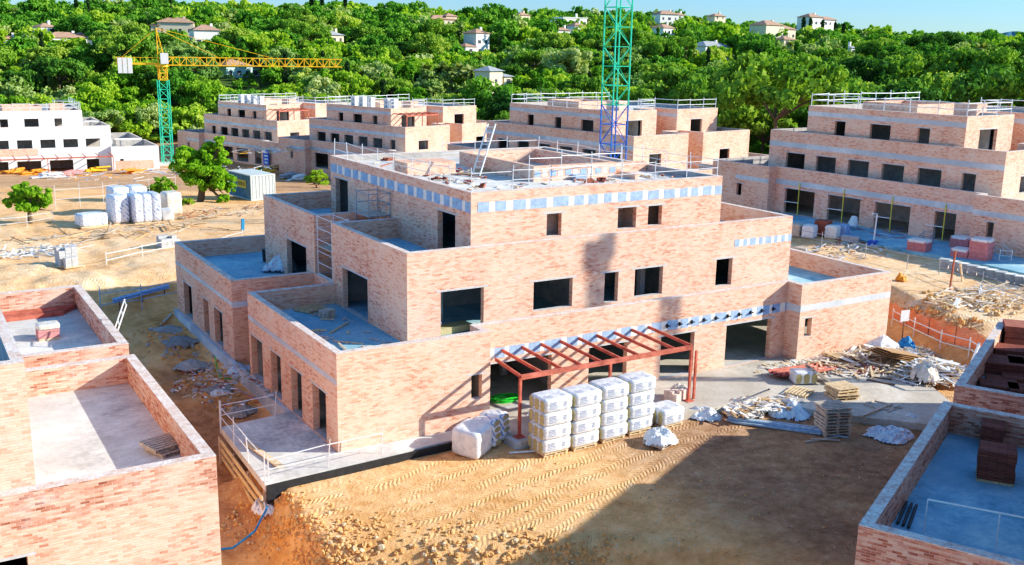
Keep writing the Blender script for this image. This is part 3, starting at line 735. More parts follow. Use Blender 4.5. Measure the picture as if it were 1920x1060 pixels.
# ------------------------------------------------------------------ pergola frames
def pergola(label, x0, x1, yw, yf, zt, n, wallz, base, loc=(0, 0, 0), rz=0, posts=(0., .5, 1.)):
    root = thing('pergola', label, 'pergola', loc, rz)
    mb = MB(); mb.bar((x0, yf, zt), (x1, yf, zt), .13, .2); mb.build('beam', M['red_steel'], root)
    for k in range(n):
        x = x0+(x1-x0)*k/(n-1); mb = MB(); mb.bar((x, yf+.02, zt+.06), (x-.1*(k > 0), (0 if k == 0 else yw), wallz), .08, .14); mb.build('rafter', M['red_steel'], root)
    for f in posts:
        x = x0+(x1-x0)*f; mb = MB(); mb.bar((x, yf, base), (x, yf, zt), .11); mb.build('post', M['red_steel'], root)
        mb = MB(); mb.box(x-.2, yf-.2, base-.02, x+.2, yf+.2, base+.04); mb.build('base_plate', M['red_steel'], root)
    return root
pergola('red oxide steel pergola frame over the patio doors of the middle building', 7.25, 16.55, 1.0, -2.05, 2.6, 10, 2.82, -.02)
tag((lambda mb: (mb.bar((16.95, -1.95, -.02), (16.95, -1.95, 2.35), .1), mb.build('steel_post', M['red_steel']))[1])(MB()), 'separate red steel post standing just right of the pergola', 'post')
tag((lambda mb: (mb.box(6.75, -2.6, -.5, 8.4, -1.55, -.03), mb.build('concrete_footing', M['concrete']))[1])(MB()), 'concrete footing block under the left pergola post', 'footing')
for k in range(10):        # stub brackets in the facade band right of the pergola
    x = 17.6+k*.8
    mb = MB(); mb.box(x-.09, .84, 2.72, x+.09, .99, 2.77); mb.box(x-.03, .93, 2.64, x+.03, .99, 2.84); mb.build('bracket', M['black'], main)

# ------------------------------------------------------------------ generic items
def pallet_mesh():
    mb = MB(); rr = random.Random(3)
    for i in range(7):
        y = -.5+i*.167+rr.uniform(-.01, .01); mb.box(-.6, y-.045, .122, .6, y+.045, .144)
    for x in (-.55, 0, .55): mb.box(x-.05, -.5, .022, x+.05, .5, .12)
    for y in (-.45, 0, .45): mb.box(-.6, y-.05, 0, .6, y+.05, .02)
    return mb
PAL = {}
def pallet(x, y, z, rz, label, mat='wood', group='wooden pallets', tilt=(0, 0)):
    if mat not in PAL:
        o = pallet_mesh().build('wooden_pallet', M[mat]); PAL[mat] = o
    else:
        o = PAL[mat].copy(); COL.objects.link(o)
    o.location = (x, y, z); o.rotation_euler = (tilt[0], tilt[1], rz); return tag(o, label, 'pallet', group)
def rounded_box(mb, sx, sy, sz, r, mi=0, seed=0, puff=.03, seg=3):
    """wrapped pack: superellipsoid-ish box with slightly bulged, wrinkled sides"""
    rr = np.random.default_rng(seed); n = 9
    def P(u, v, face):
        a = -1+2*u/n; b_ = -1+2*v/n
        p = [(1, a, b_), (-1, -a, b_), (-a, 1, b_), (a, -1, b_), (a, b_, 1), (-a, b_, -1)][face]
        x, y, z = p; e = 9.0
        l = (abs(x)**e+abs(y)**e+abs(z)**e)**(1/e); x, y, z = x/l, y/l, z/l
        w_ = 1+puff*(fbm(x*3+seed, y*3+z*5, 1.0, 2, 3))
        return (x*sx/2*w_, y*sy/2*w_, sz/2+z*sz/2*w_)
    names = [(sy, sz), (sy, sz), (sx, sz), (sx, sz), (sx, sy), (sx, sy)]
    for f in range(6):
        for i in range(n):
            for j in range(n):
                q = [P(i, j, f), P(i+1, j, f), P(i+1, j+1, f), P(i, j+1, f)]
                su, sv = names[f]
                mb.quad(q, mi, [(u/n*su, v/n*sv) for u, v in ((i, j), (i+1, j), (i+1, j+1), (i, j+1))])
def pack(x, y, z, rz, label, sx=1.42, sy=1.15, sz=.58, ends=3, seed=0, group='film wrapped insulation packs', mat='print', tilt=(0, 0)):
    root = thing('insulation_pack', label, 'insulation pack', (x, y, z), rz, group); root.rotation_euler = (tilt[0], tilt[1], rz)
    mb = MB(); rounded_box(mb, sx, sy, sz, .1, 0, seed, .02); mb.build('film', M[mat], root, smooth=True)
    for k in range(ends):                       # mineral wool rolls showing at the left end
        yc = -sy/2+sy*(k+.5)/ends; h = sz*.40; w_ = sy/ends*.38
        mb = MB(); N = 14; c = []
        for i in range(N):
            an = 2*math.pi*i/N; cx, cy = math.cos(an), math.sin(an)
            c.append((-sx/2-.012, yc+w_*math.copysign(abs(cx)**.6, cx), sz/2+h*math.copysign(abs(cy)**.6, cy)))
        mb.quad(c[::-1]); mb.build('wool_end', M['yellow_wool'], root)
    return root
ROW = ['leftmost', 'second', 'third', 'fourth']; LV = ['bottom', 'second from bottom', 'third from bottom', 'top']
SX = [(7.95, -3.35), (9.45, -3.3), (11.0, -3.2), (12.55, -3.05)]
for i, (x, y) in enumerate(SX):
    for k in range(2):
        pallet(x-.05, y-.0+(.0 if k == 0 else 0), hz(x, y)+.02-.0+(0 if k == 0 else 0), .05, 'wooden pallet under the %s stack of white insulation packs by the pergola' % ROW[i], 'wood', None) if k == 0 else None
    for k in range(4):
        pack(x+random.uniform(-.03, .03), y+random.uniform(-.03, .03), hz(x, y)+.17+k*.585, R(3)+random.uniform(-.03, .03),
             'white film wrapped insulation pack, %s of the %s stack before the pergola' % (LV[k], ROW[i]), seed=i*7+k, sx=1.44)
pack(14.2, -3.2, hz(14.2, -3.2)+.16, R(4), 'single white insulation pack right of the four tall stacks', seed=41, sz=.75, sx=1.35)
pallet(14.2, -3.2, hz(14.2, -3.2)+.01, R(4), 'wooden pallet under the single white insulation pack', 'wood', None)
pack(5.1, -1.85, hz(5.1, -1.9)+.05, R(28), 'white wrapped insulation pack leaning outermost in the pair left of the pergola post', seed=51, sx=1.25, sy=1.3, sz=1.2, ends=0, tilt=(.05, -.1), mat='wrap')
for k, (dx, dy) in enumerate(((.75, .5), (1.45, .95))):
    o = pack(5.25+dx, -2.0+dy, hz(5.5, -1.9)+.05, R(118), 'blue printed insulation pack, %s of two behind the leaning white one' % ('nearer', 'farther')[k], seed=52+k, sx=1.2, sy=.62, sz=1.15, ends=0, mat='wrap_blue', tilt=(0, .12))
    for q in range(4):
        mb = MB(); c = [(-.0, 0, 0)]; N = 12; c = []
        for i in range(N):
            an = 2*math.pi*i/N; c.append((.24*math.cos(an)*1.0, 0, .11*math.sin(an)))
        mb.quad([(-.615, p[0], .17+q*.27+p[2]) for p in c][::-1]); mb.build('wool_end', M['yellow_wool'], o)

def crumple(x, y, z, s, label, mat='sheet', seed=0, h=.35, name='plastic_sheet', cat='plastic sheet', asp=1.0, rz=0, group=None):
    n = 56; u = np.linspace(-1, 1, n); U, W_ = np.meshgrid(u, u)
    edge = 1-.32*(vnoise(np.arctan2(W_, U)*1.3+20, U*0, .5, seed)); r = np.sqrt(U**2+W_**2)/edge
    dome = np.clip(1-r**2.2, 0, 1)**.8
    lump = .35+.9*vnoise(U*2.1+9, W_*2.1+9, .75, seed+1)
    fold = 1-np.abs(2*vnoise(U*2+30, W_*2+30+U, .42, seed+3)-1); fold2 = 1-np.abs(2*vnoise(U*2-W_+50, W_*2+50, .2, seed+6)-1)
    Zz = dome*h*(lump+.42*fold+.16*fold2)+.015+.04*fold2*(r < 1)
    Xx = U*s*asp+.10*s*(fold-.5); Yy = W_*s+.10*s*(fold2-.5)
    mb = MB(); keep = r < 1.0
    for j in range(n-1):
        for i in range(n-1):
            if keep[j, i] and keep[j+1, i+1]:
                mb.quad([(Xx[a, b_], Yy[a, b_], Zz[a, b_]) for a, b_ in ((j, i), (j, i+1), (j+1, i+1), (j+1, i))])
    o = mb.build(name, M[mat], weld=True, smooth=True); o.location = (x, y, z); o.rotation_euler = (0, 0, rz); return tag(o, label, cat, group)
def gp(px, py, dz=0): 
    p = G(px, py); return p.x, p.y, p.z+dz
def onpatio(px, py, z=-.015): p = atz(px, py, z); return p.x, p.y, z
x, y, z = gp(1238, 832); pallet(x, y, z+.02, .3, 'lone pallet half covered by white film in front of the insulation stacks', 'wood_grey')
crumple(x, y, z+.1, .95, 'crumpled white film heaped on the lone pallet by the insulation stacks', 'wrap', 3, .35)
for k, (px, py, s, m_, h, lab) in enumerate(((1395, 770, 1.35, 'sheet_cream', .42, 'heap of cream plastic bags at the left of the rubbish by the patio edge'),
        (1478, 772, 1.3, 'sheet', .38, 'heap of bluish transparent film against the stack of pallets'),
        (1318, 780, .9, 'wrap', .3, 'thin white film on the soil just right of the insulation packs'),
        (1668, 818, 1.1, 'sheet', .28, 'blue grey film heap on the shaded soil beside the right wall'),
        (1705, 792, .7, 'wrap', .25, 'white plastic sack lying on the shaded patio edge'),
        (498, 955, .6, 'wrap', .35, 'white sack half buried below the raised deck corner'),
        (412, 740, .5, 'wrap', .2, 'white rag lying on the alley soil left of the main building'),
        (453, 700, .8, 'sheet', .35, 'pale plastic film at the foot of the shaded brick wall'),
        (1000, 790, .6, 'wrap', .3, 'white sack beside the green hose on the patio'))):
    x, y, z = gp(px, py); crumple(x, y, z-.02, s, lab, m_, 11+k, h, asp=1.15, rz=k)
# pallets
x0, y0, z0 = gp(1560, 812)
NUM = ['lowest', 'second', 'third', 'fourth', 'fifth', 'sixth', 'seventh', 'eighth', 'topmost']
for k in range(9):
    pallet(x0+random.uniform(-.05, .05)-k*.008, y0+random.uniform(-.05, .05), z0+.0+k*.148, R(-20)+random.uniform(-.06, .06), 'grey wooden pallet, %s of the tall stack on the shaded soil' % NUM[k], 'wood_grey')
x0, y0, z0 = onpatio(1577, 745)
for k in range(4):
    pallet(x0+random.uniform(-.06, .06), y0+random.uniform(-.06, .06), z0+.002+k*.148, R(-18)+(k > 1)*.15, 'raw wooden pallet, %s of the low stack on the patio' % ['lowest', 'second', 'third', 'topmost'][k], 'wood')
x0, y0, z0 = onpatio(1499, 738); pallet(x0, y0, z0+.002, R(22), 'single wooden pallet lying flat left of the low pallet stack', 'wood')
x0, y0, z0 = onpatio(1532, 716); pallet(x0, y0, z0+.35, R(70), 'white dusty pallet leaning on the roll of wool behind the low stack', 'wood_grey', tilt=(.6, 0))
x0, y0, z0 = onpatio(1600, 690)
for k, (dx, dy) in enumerate(((0, 0), (1.1, -.1), (.2, 1.2))): pallet(x0+dx, y0+dy, z0+.05+k*.08, R(15+30*k), 'pallet %s in the rubbish heap at the right wing' % ['lying at the front', 'lying to the right', 'lying at the back'][k], 'wood', tilt=(.08, .05))
# small terracotta fragments pallet on patio
x, y, z = onpatio(1268, 748)
t = thing('brick_pallet', 'opened carton of pale bricks on the patio behind the insulation packs', 'brick pack', (x, y, z+.002), .3)
mb = MB()
for i in range(4):
    for j in range(3):
        for k in range(5 if (i+j) % 3 else 4): mb.box(-.55+i*.27, -.35+j*.24, k*.1, -.55+i*.27+.255, -.35+j*.24+.22, k*.1+.09)
mb.build('bricks', M['brick_pale'], t); o = crumple(0, 0, .3, .45, None, 'sheet_cream', 77, .2, name='film', cat=None); o.parent = t; o.location = (.3, 0, .35)

# steel purlins in front of the pallets
t = thing('steel_purlins', 'bundle of long galvanised steel channels on the soil before the plastic heap', 'steel channels', (0, 0, 0))
a = Vector(gp(1362, 790)); b_ = Vector(gp(1528, 812))
for k in range(9):
    mb = MB(); off = Vector((.02*k, -.11*(k % 5), .08+.10*(k//5))); mb.bar(a+off, b_+off+Vector((random.uniform(-.2, .2), 0, 0)), .09, .09); mb.build('channel', M['purlin'], t)
for k in range(3):
    mb = MB(); off = Vector((.5+.1*k, -.75-.16*k, .05)); mb.bar(a+off, b_+off+Vector((.1, -.1, 0)), .06, .05); mb.build('channel', M['purlin'], t)
def planks(name, label, pts, mat='wood', w_=.14, h=.035, cat='plank'):
    t = thing(name, label, cat, (0, 0, 0))
    for p, q in pts:
        mb = MB(); mb.bar(p, q, w_, h); mb.build('board', M[mat], t)
    return t
P = lambda px, py, dz=.03: Vector(onpatio(px, py, -.015+dz))
planks('crossed_timbers', 'open timber frame with a crossed plank on the shaded patio', [(P(1622, 757), P(1652, 768)), (P(1622, 757), P(1640, 750)), (P(1640, 750), P(1672, 760)), (P(1652, 768), P(1690, 764)), (P(1614, 780, .08), P(1672, 757, .08)), (P(1664, 772), P(1688, 762))], 'wood_grey')
planks('timber_offcuts', 'loose boards lying beside the steel channels on the shaded soil', [(Vector(gp(1510, 830, .04)), Vector(gp(1570, 822, .05))), (Vector(gp(1520, 826, .08)), Vector(gp(1575, 828, .05)))], 'wood_grey', .1)
planks('timber_beams', 'two dark beams on the sunlit patio before the rubbish heap', [(P(1625, 712), P(1678, 722)), (P(1630, 706), P(1672, 712))], 'wood_dark', .1, .06)
# red sheet roll and wool rolls on the patio
t = thing('corrugated_sheets', 'stack of red corrugated sheets lying on the patio by the right wing', 'roofing sheets', (0, 0, 0))
a = P(1452, 700, .3); b_ = P(1568, 684, .12); c = P(1530, 696, .3)
d = (b_-a).normalized(); nn = Vector((d.y, -d.x, 0))
mb = MB(); N = 24
for i in range(N):
    f0, f1 = i/N, (i+1)/N; w0 = math.sin(f0*math.pi*7)*.06; w1 = math.sin(f1*math.pi*7)*.06
    q = [a+nn*(f0-.5)*1.1+Vector((0, 0, w0)), b_+nn*(f0-.5)*1.1+Vector((0, 0, w0)), b_+nn*(f1-.5)*1.1+Vector((0, 0, w1)), a+nn*(f1-.5)*1.1+Vector((0, 0, w1))]
    mb.quad(q[::-1]); mb.quad([p-Vector((0, 0, .05)) for p in q])
mb.build('sheet', M['red_steel'], t, smooth=True)
mb = MB(); mb.box(-1.0, -.4, 0, -.85, .4, .2); mb.box(.6, -.4, 0, .75, .4, .2); o = mb.build('bearer', M['wood'], t); o.location = (a+b_)/2-Vector((0, 0, .2)); o.rotation_euler = (0, 0, math.atan2(d.y, d.x))
pack(*P(1505, 716, .02), R(65), 'opened insulation roll pack with white bands on the patio beside the red sheets', sx=.9, sy=1.2, sz=.6, ends=3, seed=88, mat='wrap')
tag((lambda mb: (mb.tube(P(1442, 730, 0), P(1442, 730, .75), .04, 8), mb.build('steel_stub', M['black']))[1])(MB()), 'short dark pipe stub standing on the patio', 'pipe')
# green hose coil
mb = MB(); cx, cy, cz = P(948, 748, .06); rr = random.Random(5); pv = None
for i in range(150):
    an = i*.42; r_ = .5+.16*math.sin(i*.31); q = Vector((cx+r_*math.cos(an)*1.15, cy+r_*math.sin(an)*.7, cz+.05*math.sin(i*.7)+i*.0007))
    if pv is not None: mb.tube(pv, q, .028, 5)
    pv = q
tag(mb.build('green_hose', M['green_plastic']), 'coiled bright green hose on the patio beside the left pergola post', 'hose')
tag((lambda mb: ([mb.tube(gp(1060+5*0, 846, .1), gp(955, 852, .05), .04, 6)], mb.build('white_pipe', M['white_paint']))[1])(MB()), 'white plastic pipe on the soil at the pergola footing', 'pipe')

# rubbish heap near the right wing
def heap(px, py, rx, ry, h, label, mats, n, L, seed, name='scrap_heap', thick=(.03, .12)):
    rr = random.Random(seed); x0, y0, z0 = gp(px, py); z0 = max(z0, -.02); mb = MB()
    for i in range(n):
        a = rr.uniform(0, 6.28); r_ = rr.random()**.6; x = x0+math.cos(a)*r_*rx; y = y0+math.sin(a)*r_*ry
        zz = max(z0, hz(x, y))+h*(1-r_)*rr.random()+.03; l = L*rr.uniform(.3, 1)
        th = rr.uniform(0, 3.14); di = Vector((math.cos(th), math.sin(th), rr.uniform(-.18, .22))).normalized()*l/2
        c = Vector((x, y, zz+abs(di.z))); mb.bar(c-di, c+di, rr.uniform(*thick)*(3 if rr.random() < .12 else 1), rr.uniform(.02, .05), rr.randrange(len(mats)))
    o = mb.build(name, [M[m] for m in mats]); return tag(o, label, name.replace('_', ' '), None, 'stuff')
heap(1640, 690, 4.2, 1.9, .7, 'heap of broken timber, battens and rubble along the right wing', ['wood', 'wood', 'wood_grey', 'sheet_cream', 'patch_cream'], 420, 1.5, 5)
heap(1745, 715, 2.3, 1.6, .9, 'heap of white laths and metal strips beside the right wall', ['white_paint', 'wood_grey', 'galv', 'wood'], 260, 1.6, 6)
heap(1610, 705, 1.6, 1.0, .35, 'pile of broken red brick pieces in the rubbish', ['terracotta', 'pink_block', 'brick_dark'], 200, .35, 7, 'brick_rubble')
heap(1850, 560, 4.5, 2.2, .5, 'logs and branches lying on the earth bank at the right', ['wood_grey', 'wood', 'patch_cream'], 120, 2.2, 8, 'branch_pile')
heap(220, 440, 9, 3., .25, 'loose boards scattered on the sandy yard at the left', ['wood_grey', 'wood', 'wood_dark', 'soil_clod'], 80, 3.2, 9, 'scattered_boards')
heap(420, 400, 7, 3.0, .3, 'loose planks and rods on the yard behind the main building', ['wood_grey', 'wood', 'terracotta', 'wood_dark'], 90, 2.4, 10, 'scattered_boards')
heap(60, 480, 4, 2., .3, 'scrap metal and plastic pile at the left of the yard', ['galv', 'galv_dark', 'white_paint'], 90, 1.6, 11, 'metal_scrap')
heap(420, 760, 2.2, 3.5, .2, 'debris along the foot of the shaded brick wall', ['grey_block', 'wood_grey', 'galv', 'terracotta'], 120, .4, 12, 'wall_debris')
t = thing('carton_boards', 'stack of brown boards leaning on top of the rubbish heap', 'boards', (0, 0, 0))
a = P(1672, 668, .6); 
for k in range(4):
    mb = MB(); Mx = Matrix.Translation(a+Vector((.1*k, -.05*k, .07*k)))@Matrix.Rotation(R(-12+3*k), 4, 'Z')@Matrix.Rotation(R(14), 4, 'Y')
    mb.box(-1.3, -.6, 0, 1.3, .6, .04, M=Mx); mb.build('board', M['carton'], t)
crumple(*P(1652, 660, .0), 1.1, 'big white and cream film bundle on top of the rubbish heap', 'wrap', 31, .6, asp=1.3)
crumple(*P(1700, 655, .1), .6, 'light blue tarp scrap on the rubbish heap', 'blue_plastic', 32, .5, name='tarp', cat='tarp')
crumple(*P(1733, 712, .1), .9, 'pinkish cream film among the white laths by the right wall', 'sheet_cream', 33, .6)

def rubble(pts, label, n, smin, smax, seed, spread, mats=('soil_rock', 'soil_clod', 'soil_rock2')):
    rr = random.Random(seed); mb = MB()
    for i in range(n):
        px, py = rr.choice(pts) if not callable(pts) else pts(rr)
        x, y, z = gp(px+rr.gauss(0, spread), py+rr.gauss(0, spread*.4)); s = rr.uniform(smin, smax)*rr.uniform(.5, 1)
        Mx = Matrix.Translation((x, y, z+s*.15))@Matrix.Rotation(rr.uniform(0, 6), 4, (rr.random(), rr.random(), rr.random()+.1))
        vs = []
        for a in range(3):
            zz = (-.6, 0.05, .6)[a]; rad = (.6, 1, .62)[a]
            vs.append([Mx@Vector((s*rad*math.cos(k*1.047+a*.5)*rr.uniform(.8, 1.15), s*rad*math.sin(k*1.047+a*.5)*rr.uniform(.7, 1.1), s*zz*rr.uniform(.8, 1.1))) for k in range(6)])
        mi = rr.randrange(len(mats))
        for a in range(2):
            for k in range(6): mb.quad([vs[a][k], vs[a][(k+1) % 6], vs[a+1][(k+1) % 6], vs[a+1][k]], mi)
        mb.quad(vs[2], mi); mb.quad(vs[0][::-1], mi)
    o = mb.build('rubble', [M[m] for m in mats]); tag(o, label, 'rubble', None, 'stuff')
M['soil_rock'] = plain('sandstone', (.62, .40, .19), .3, 5, .95); M['soil_rock2'] = plain('pale_stone', (.72, .55, .34), .3, 5, .95)
rubble([(620, 1000), (700, 1040), (820, 1050), (900, 1040), (960, 1035), (1020, 1045), (880, 1055)], 'loose stones on the broken edge of the dirt pad', 240, .03, .17, 3, 50, ('soil_rock', 'soil_clod', 'soil_rock2', 'soil_clod'))
rubble([(440, 1000), (460, 960), (430, 980), (500, 1030), (470, 940), (550, 985)], 'small stones and rubble in the corner below the raised deck', 260, .03, .12, 4, 26)
rubble([(350, 660), (330, 640), (380, 720), (300, 630), (420, 760), (400, 690)], 'stones lying in the shaded alley', 320, .04, .22, 5, 26, ('soil_rock', 'soil_clod', 'grey_block'))
rubble([(1760, 560), (1830, 570), (1880, 580), (1740, 590), (1800, 610)], 'stones on the earth bank by the red mesh', 200, .06, .35, 6, 24)
rubble([(1100, 950), (1300, 900), (1500, 880), (900, 930), (1400, 950), (1250, 1000)], 'pebbles strewn over the dirt pad', 330, .02, .07, 7, 110)
rubble([(1560, 690), (1700, 660), (1400, 690), (1620, 740)], 'broken bits on the patio', 100, .02, .07, 8, 40)

rubble([(540, 940), (560, 980), (600, 1020), (580, 1050), (520, 1000), (640, 1050)], 'earth clods and stones down the slope left of the dirt pad', 420, .03, .15, 13, 22, ('soil_rock', 'soil_clod', 'soil_clod'))
rubble([(700, 1000), (850, 1010), (1000, 1020), (640, 985), (1100, 1040)], 'clods of churned earth along the lower edge of the pad', 420, .03, .13, 14, 40, ('soil_rock', 'soil_clod', 'soil_clod'))
heap(1600, 470, 7, 3.0, .25, 'offcuts and rubble spread over the right yard', ['wood_grey', 'grey_block', 'terracotta', 'galv', 'wood'], 190, .9, 21, 'yard_litter')
heap(1680, 440, 7, 3.0, .3, 'planks and pipes lying in the shade before the right building', ['wood_grey', 'galv', 'red_steel', 'patch_blue'], 110, 2.0, 22, 'yard_litter')
heap(300, 350, 14, 5.0, .3, 'site clutter spread before the white building', ['wood_grey', 'white_paint', 'orange_plastic', 'galv', 'patch_blue'], 170, 1.6, 23, 'yard_litter')
heap(560, 330, 12, 4.0, .3, 'site clutter in the back lane before the brick buildings', ['wood_grey', 'white_paint', 'crane_yellow', 'patch_blue'], 150, 1.6, 24, 'yard_litter')
heap(1500, 700, 3.0, 1.2, .12, 'splinters and dust along the patio by the right wing', ['wood', 'patch_cream', 'wood_grey'], 120, .4, 25, 'patio_litter')
heap(1430, 775, 2.4, .8, .25, 'battens and paper scraps at the patio edge by the plastic heap', ['wood', 'patch_cream', 'carton', 'white_paint'], 130, .8, 26, 'patio_litter')

M['mortar'] = concrete('mortar_spill', (.30, .30, .30), (.42, .42, .40), (.56, .52, .45), .03)
for k, (x, y, s) in enumerate(((-1.2, 23.5, 1.2), (-1.3, 20.5, 1.3), (-1.5, 16.8, 1.1), (-1.3, 12.6, 1.0), (-1.2, 9.0, .9), (-1.4, 6.6, .8))):
    crumple(x, y, hz(x, y)-.03, s, 'grey mortar spill at the foot of the shaded brick wall, %s from the far end' % ['first', 'second', 'third', 'fourth', 'fifth', 'sixth'][k], 'mortar', 200+k, .22, name='mortar_spill', cat='mortar spill', asp=.8, rz=1.5, group='mortar spills along the wall')
planks('timber_boards', 'loose boards in the alley below the left terraces', [(Vector(gp(395, 700, .05)), Vector(gp(440, 722, .08))), (Vector(gp(345, 655, .05)), Vector(gp(372, 640, .05))), (Vector(gp(300, 612, .05)), Vector(gp(322, 590, .06))), (Vector(gp(430, 770, .05)), Vector(gp(468, 752, .06)))], 'wood_grey', .16)
# ------------------------------------------------------------------ items on the terraces
def tiles_stack(x, y, z, rz, label, sx=1.1, sy=1.0, sz=1.2, mat='clay_stack', group='stacks of clay blocks', cat='block stack', wrap=None, seed=0, name='clay_block_stack', step=.3):
    rr = random.Random(seed+int(abs(x)*13)); t = thing(name, label, cat, (x, y, z), rz, group)
    mb = MB(); nz = max(1, round(sz/step)); h = sz/nz
    for k in range(nz):
        ox, oy = rr.uniform(-.02, .02), rr.uniform(-.02, .02); mb.box(-sx/2+ox, -sy/2+oy, .1+k*h, sx/2+ox, sy/2+oy, .1+(k+1)*h-.012)
    mb.build('blocks', M[mat], t)
    mb = MB()
    for q in (-.4, 0, .4): mb.box(-sx/2, q*sy-.05, .0, sx/2, q*sy+.05, .1)
    mb.build('pallet', M['wood'], t)
    if wrap:
        mb = MB(); rounded_box(mb, sx+.06, sy+.06, .22, .1, 0, seed, .05); o = mb.build('film', M[wrap], t, smooth=True); o.location = (0, 0, sz-.06)
    return t
dk = 3.1
def ondeck(px, py): p = atz(px, py, dk); return p.x, p.y, dk+.002
ry = math.atan2(-.899, .437)
x, y, z = ondeck(1864, 898); tiles_stack(x, y, z, ry+.15, 'tall dark red tile stack nearest on the grey right terrace', 1.05, .95, .95, group='dark tile stacks on the right terrace')
x, y, z = ondeck(1858, 838); tiles_stack(x, y, z, ry+.1, 'dark red tile stack behind the nearest one on the grey right terrace', .7, .9, .75, group='dark tile stacks on the right terrace')
for k, (px, py, sx, sy, sz, lab) in enumerate(((1905, 655, 1.2, 1.4, 1.1, 'sunlit orange stack at the back of the upper right terrace'), (1890, 678, 1.2, 1.2, .55, 'dark stack left of the sunlit orange one on the upper right terrace'),
        (1880, 700, 1.5, 1.4, .5, 'wide low purple stack in the middle of the upper right terrace'), (1912, 700, 1., 1.3, .5, 'dark stack cut by the frame edge on the upper right terrace'),
        (1875, 722, 1.1, .9, .18, 'thin flat stack left on the upper right terrace'), (1905, 718, 1.1, .9, .2, 'thin flat stack right on the upper right terrace'), (1872, 733, 1.4, 1., .22, 'nearest thin flat stack on the upper right terrace'), (1915, 740, 1., 1., .22, 'thin stack at the corner of the upper right terrace'))):
    x, y, z = ondeck(px, py); tiles_stack(x, y, z, ry+.2, lab, sx, sy, sz, group='dark tile stacks on the right terrace', mat='clay_stack' if k else 'terracotta', seed=k)
t = thing('pipe_barrier', 'white pipe barrier standing on the grey right terrace', 'barrier')
a = Vector(ondeck(1732, 1000)); b_ = Vector(ondeck(1866, 1030)); c = Vector(ondeck(1990, 1052)); hh = Vector((0, 0, 1.0))
mb = MB(); mb.tube(a+hh, c+hh, .028, 6); mb.build('rail', M['white_paint'], t)
for q in (a, b_, c): mb = MB(); mb.tube(q, q+hh, .02, 5); mb.build('post', M['white_paint'], t)
t = thing('steel_props', 'three dark steel props lying in the corner of the grey right terrace', 'props')
for k in range(3): mb = MB(); mb.tube(Vector(ondeck(1683+10*k, 985+4*k))+Vector((0, 0, .06)), Vector(ondeck(1700+9*k, 945+3*k))+Vector((0, 0, .06)), .04, 6); mb.build('prop', M['black'], t)
# left building terraces
x, y, z = ondeck(320, 843); pallet(x, y, z, .35, 'wooden pallet in the shaded corner of the nearest left terrace', 'wood_grey'); pallet(x-.15, y+.1, z+.148, .3, 'second wooden pallet lying on the one in the nearest left terrace', 'wood_grey')
x, y, z = ondeck(91, 635); tiles_stack(x, y, z, .05, 'wrapped pallet of pink blocks on the upper left terrace', .85, .7, .55, 'pink_block', None, wrap='sheet_cream', seed=4)
t = thing('steel_beams', 'red oxide steel beams stacked along the back wall of the upper left terrace', 'steel beams', (0, 0, 0))
for k in range(6):
    mb = MB(); p = Vector((-11.1+.1*k, 16.0-.22*k, dk+.1+.0*(k % 2))); mb.bar(p, p+Vector((4.0-.25*k, .1, 0)), .15, .18); mb.build('beam', M['red_steel'], t)
# white frame (ladder section) leaning at the left terrace
t = thing('ladder', 'white ladder frame leaning on the right wall of the upper left terrace', 'ladder', (0, 0, 0))
A = Vector((-6.95, 8.0, 3.15)); B_ = Vector((-6.2, 8.1, 5.0)); off = Vector((.12, 1.0, 0))
for s in (0, 1): mb = MB(); mb.bar(A+off*s, B_+off*s, .045); mb.build('stile', M['white_paint'], t)
for k in range(5): q = A+(B_-A)*(.08+k*.225); mb = MB(); mb.bar(q, q+off, .035); mb.build('rung', M['white_paint'], t)
# main building terrace items
x, y, z = ondeck(590, 590)
pallet(x+.1, y+.9, z, .5, 'timber pallet frame on the shaded terrace of the middle building', 'wood')
for k in range(6): mb = MB(); q = Vector((x-.2+.11*k, y-.3-.05*k, z+.03)); mb.bar(q, q+Vector((.25, 1.3, .02)), .06, .03, 0); o = mb.build('timber_lath', M['wood_grey']); tag(o, 'timber lath lying on the shaded terrace by the slab pile', 'lath', 'laths on the shaded terrace')
for k in range(7):
    mb = MB(); mb.box(-.28, -.28, 0, .28, .28, .05); o = mb.build('paving_slab', M['wood_grey']); o.location = (x+.35+random.uniform(-.03, .03), y-.75+random.uniform(-.03, .03), z+k*.055); o.rotation_euler = (0, 0, .4+random.uniform(-.1, .1))
    tag(o, 'pale slab in the small pile on the shaded terrace, %s from the bottom' % ['first', 'second', 'third', 'fourth', 'fifth', 'sixth', 'seventh'][k], 'slab', 'small slab pile on the terrace')
x, y, z = ondeck(525, 508); crumple(x, y, z, .9, 'pale blue film heap on the rear shaded terrace', 'sheet', 61, .6, asp=1.3)
x, y, z = ondeck(503, 490)
mb = MB(); mb.tube((x, y, z), (x, y, z+.75), .32, 12, 0, .36); tag(mb.build('barrel', M['black']), 'dark barrel on the rear shaded terrace beside the film heap', 'barrel')
t = thing('insulation_roll', 'yellow wool roll inside the left big window of the middle storey', 'insulation roll', (7.2, 3.9, 3.12), .1)
mb = MB(); mb.box(-.9, -.35, 0, .9, .35, .3); mb.build('wool', M['yellow_wool'], t); mb = MB(); mb.tube((-.95, 0, .42), (-.6, .1, .45), .14, 8); mb.build('wrap', M['wrap'], t)

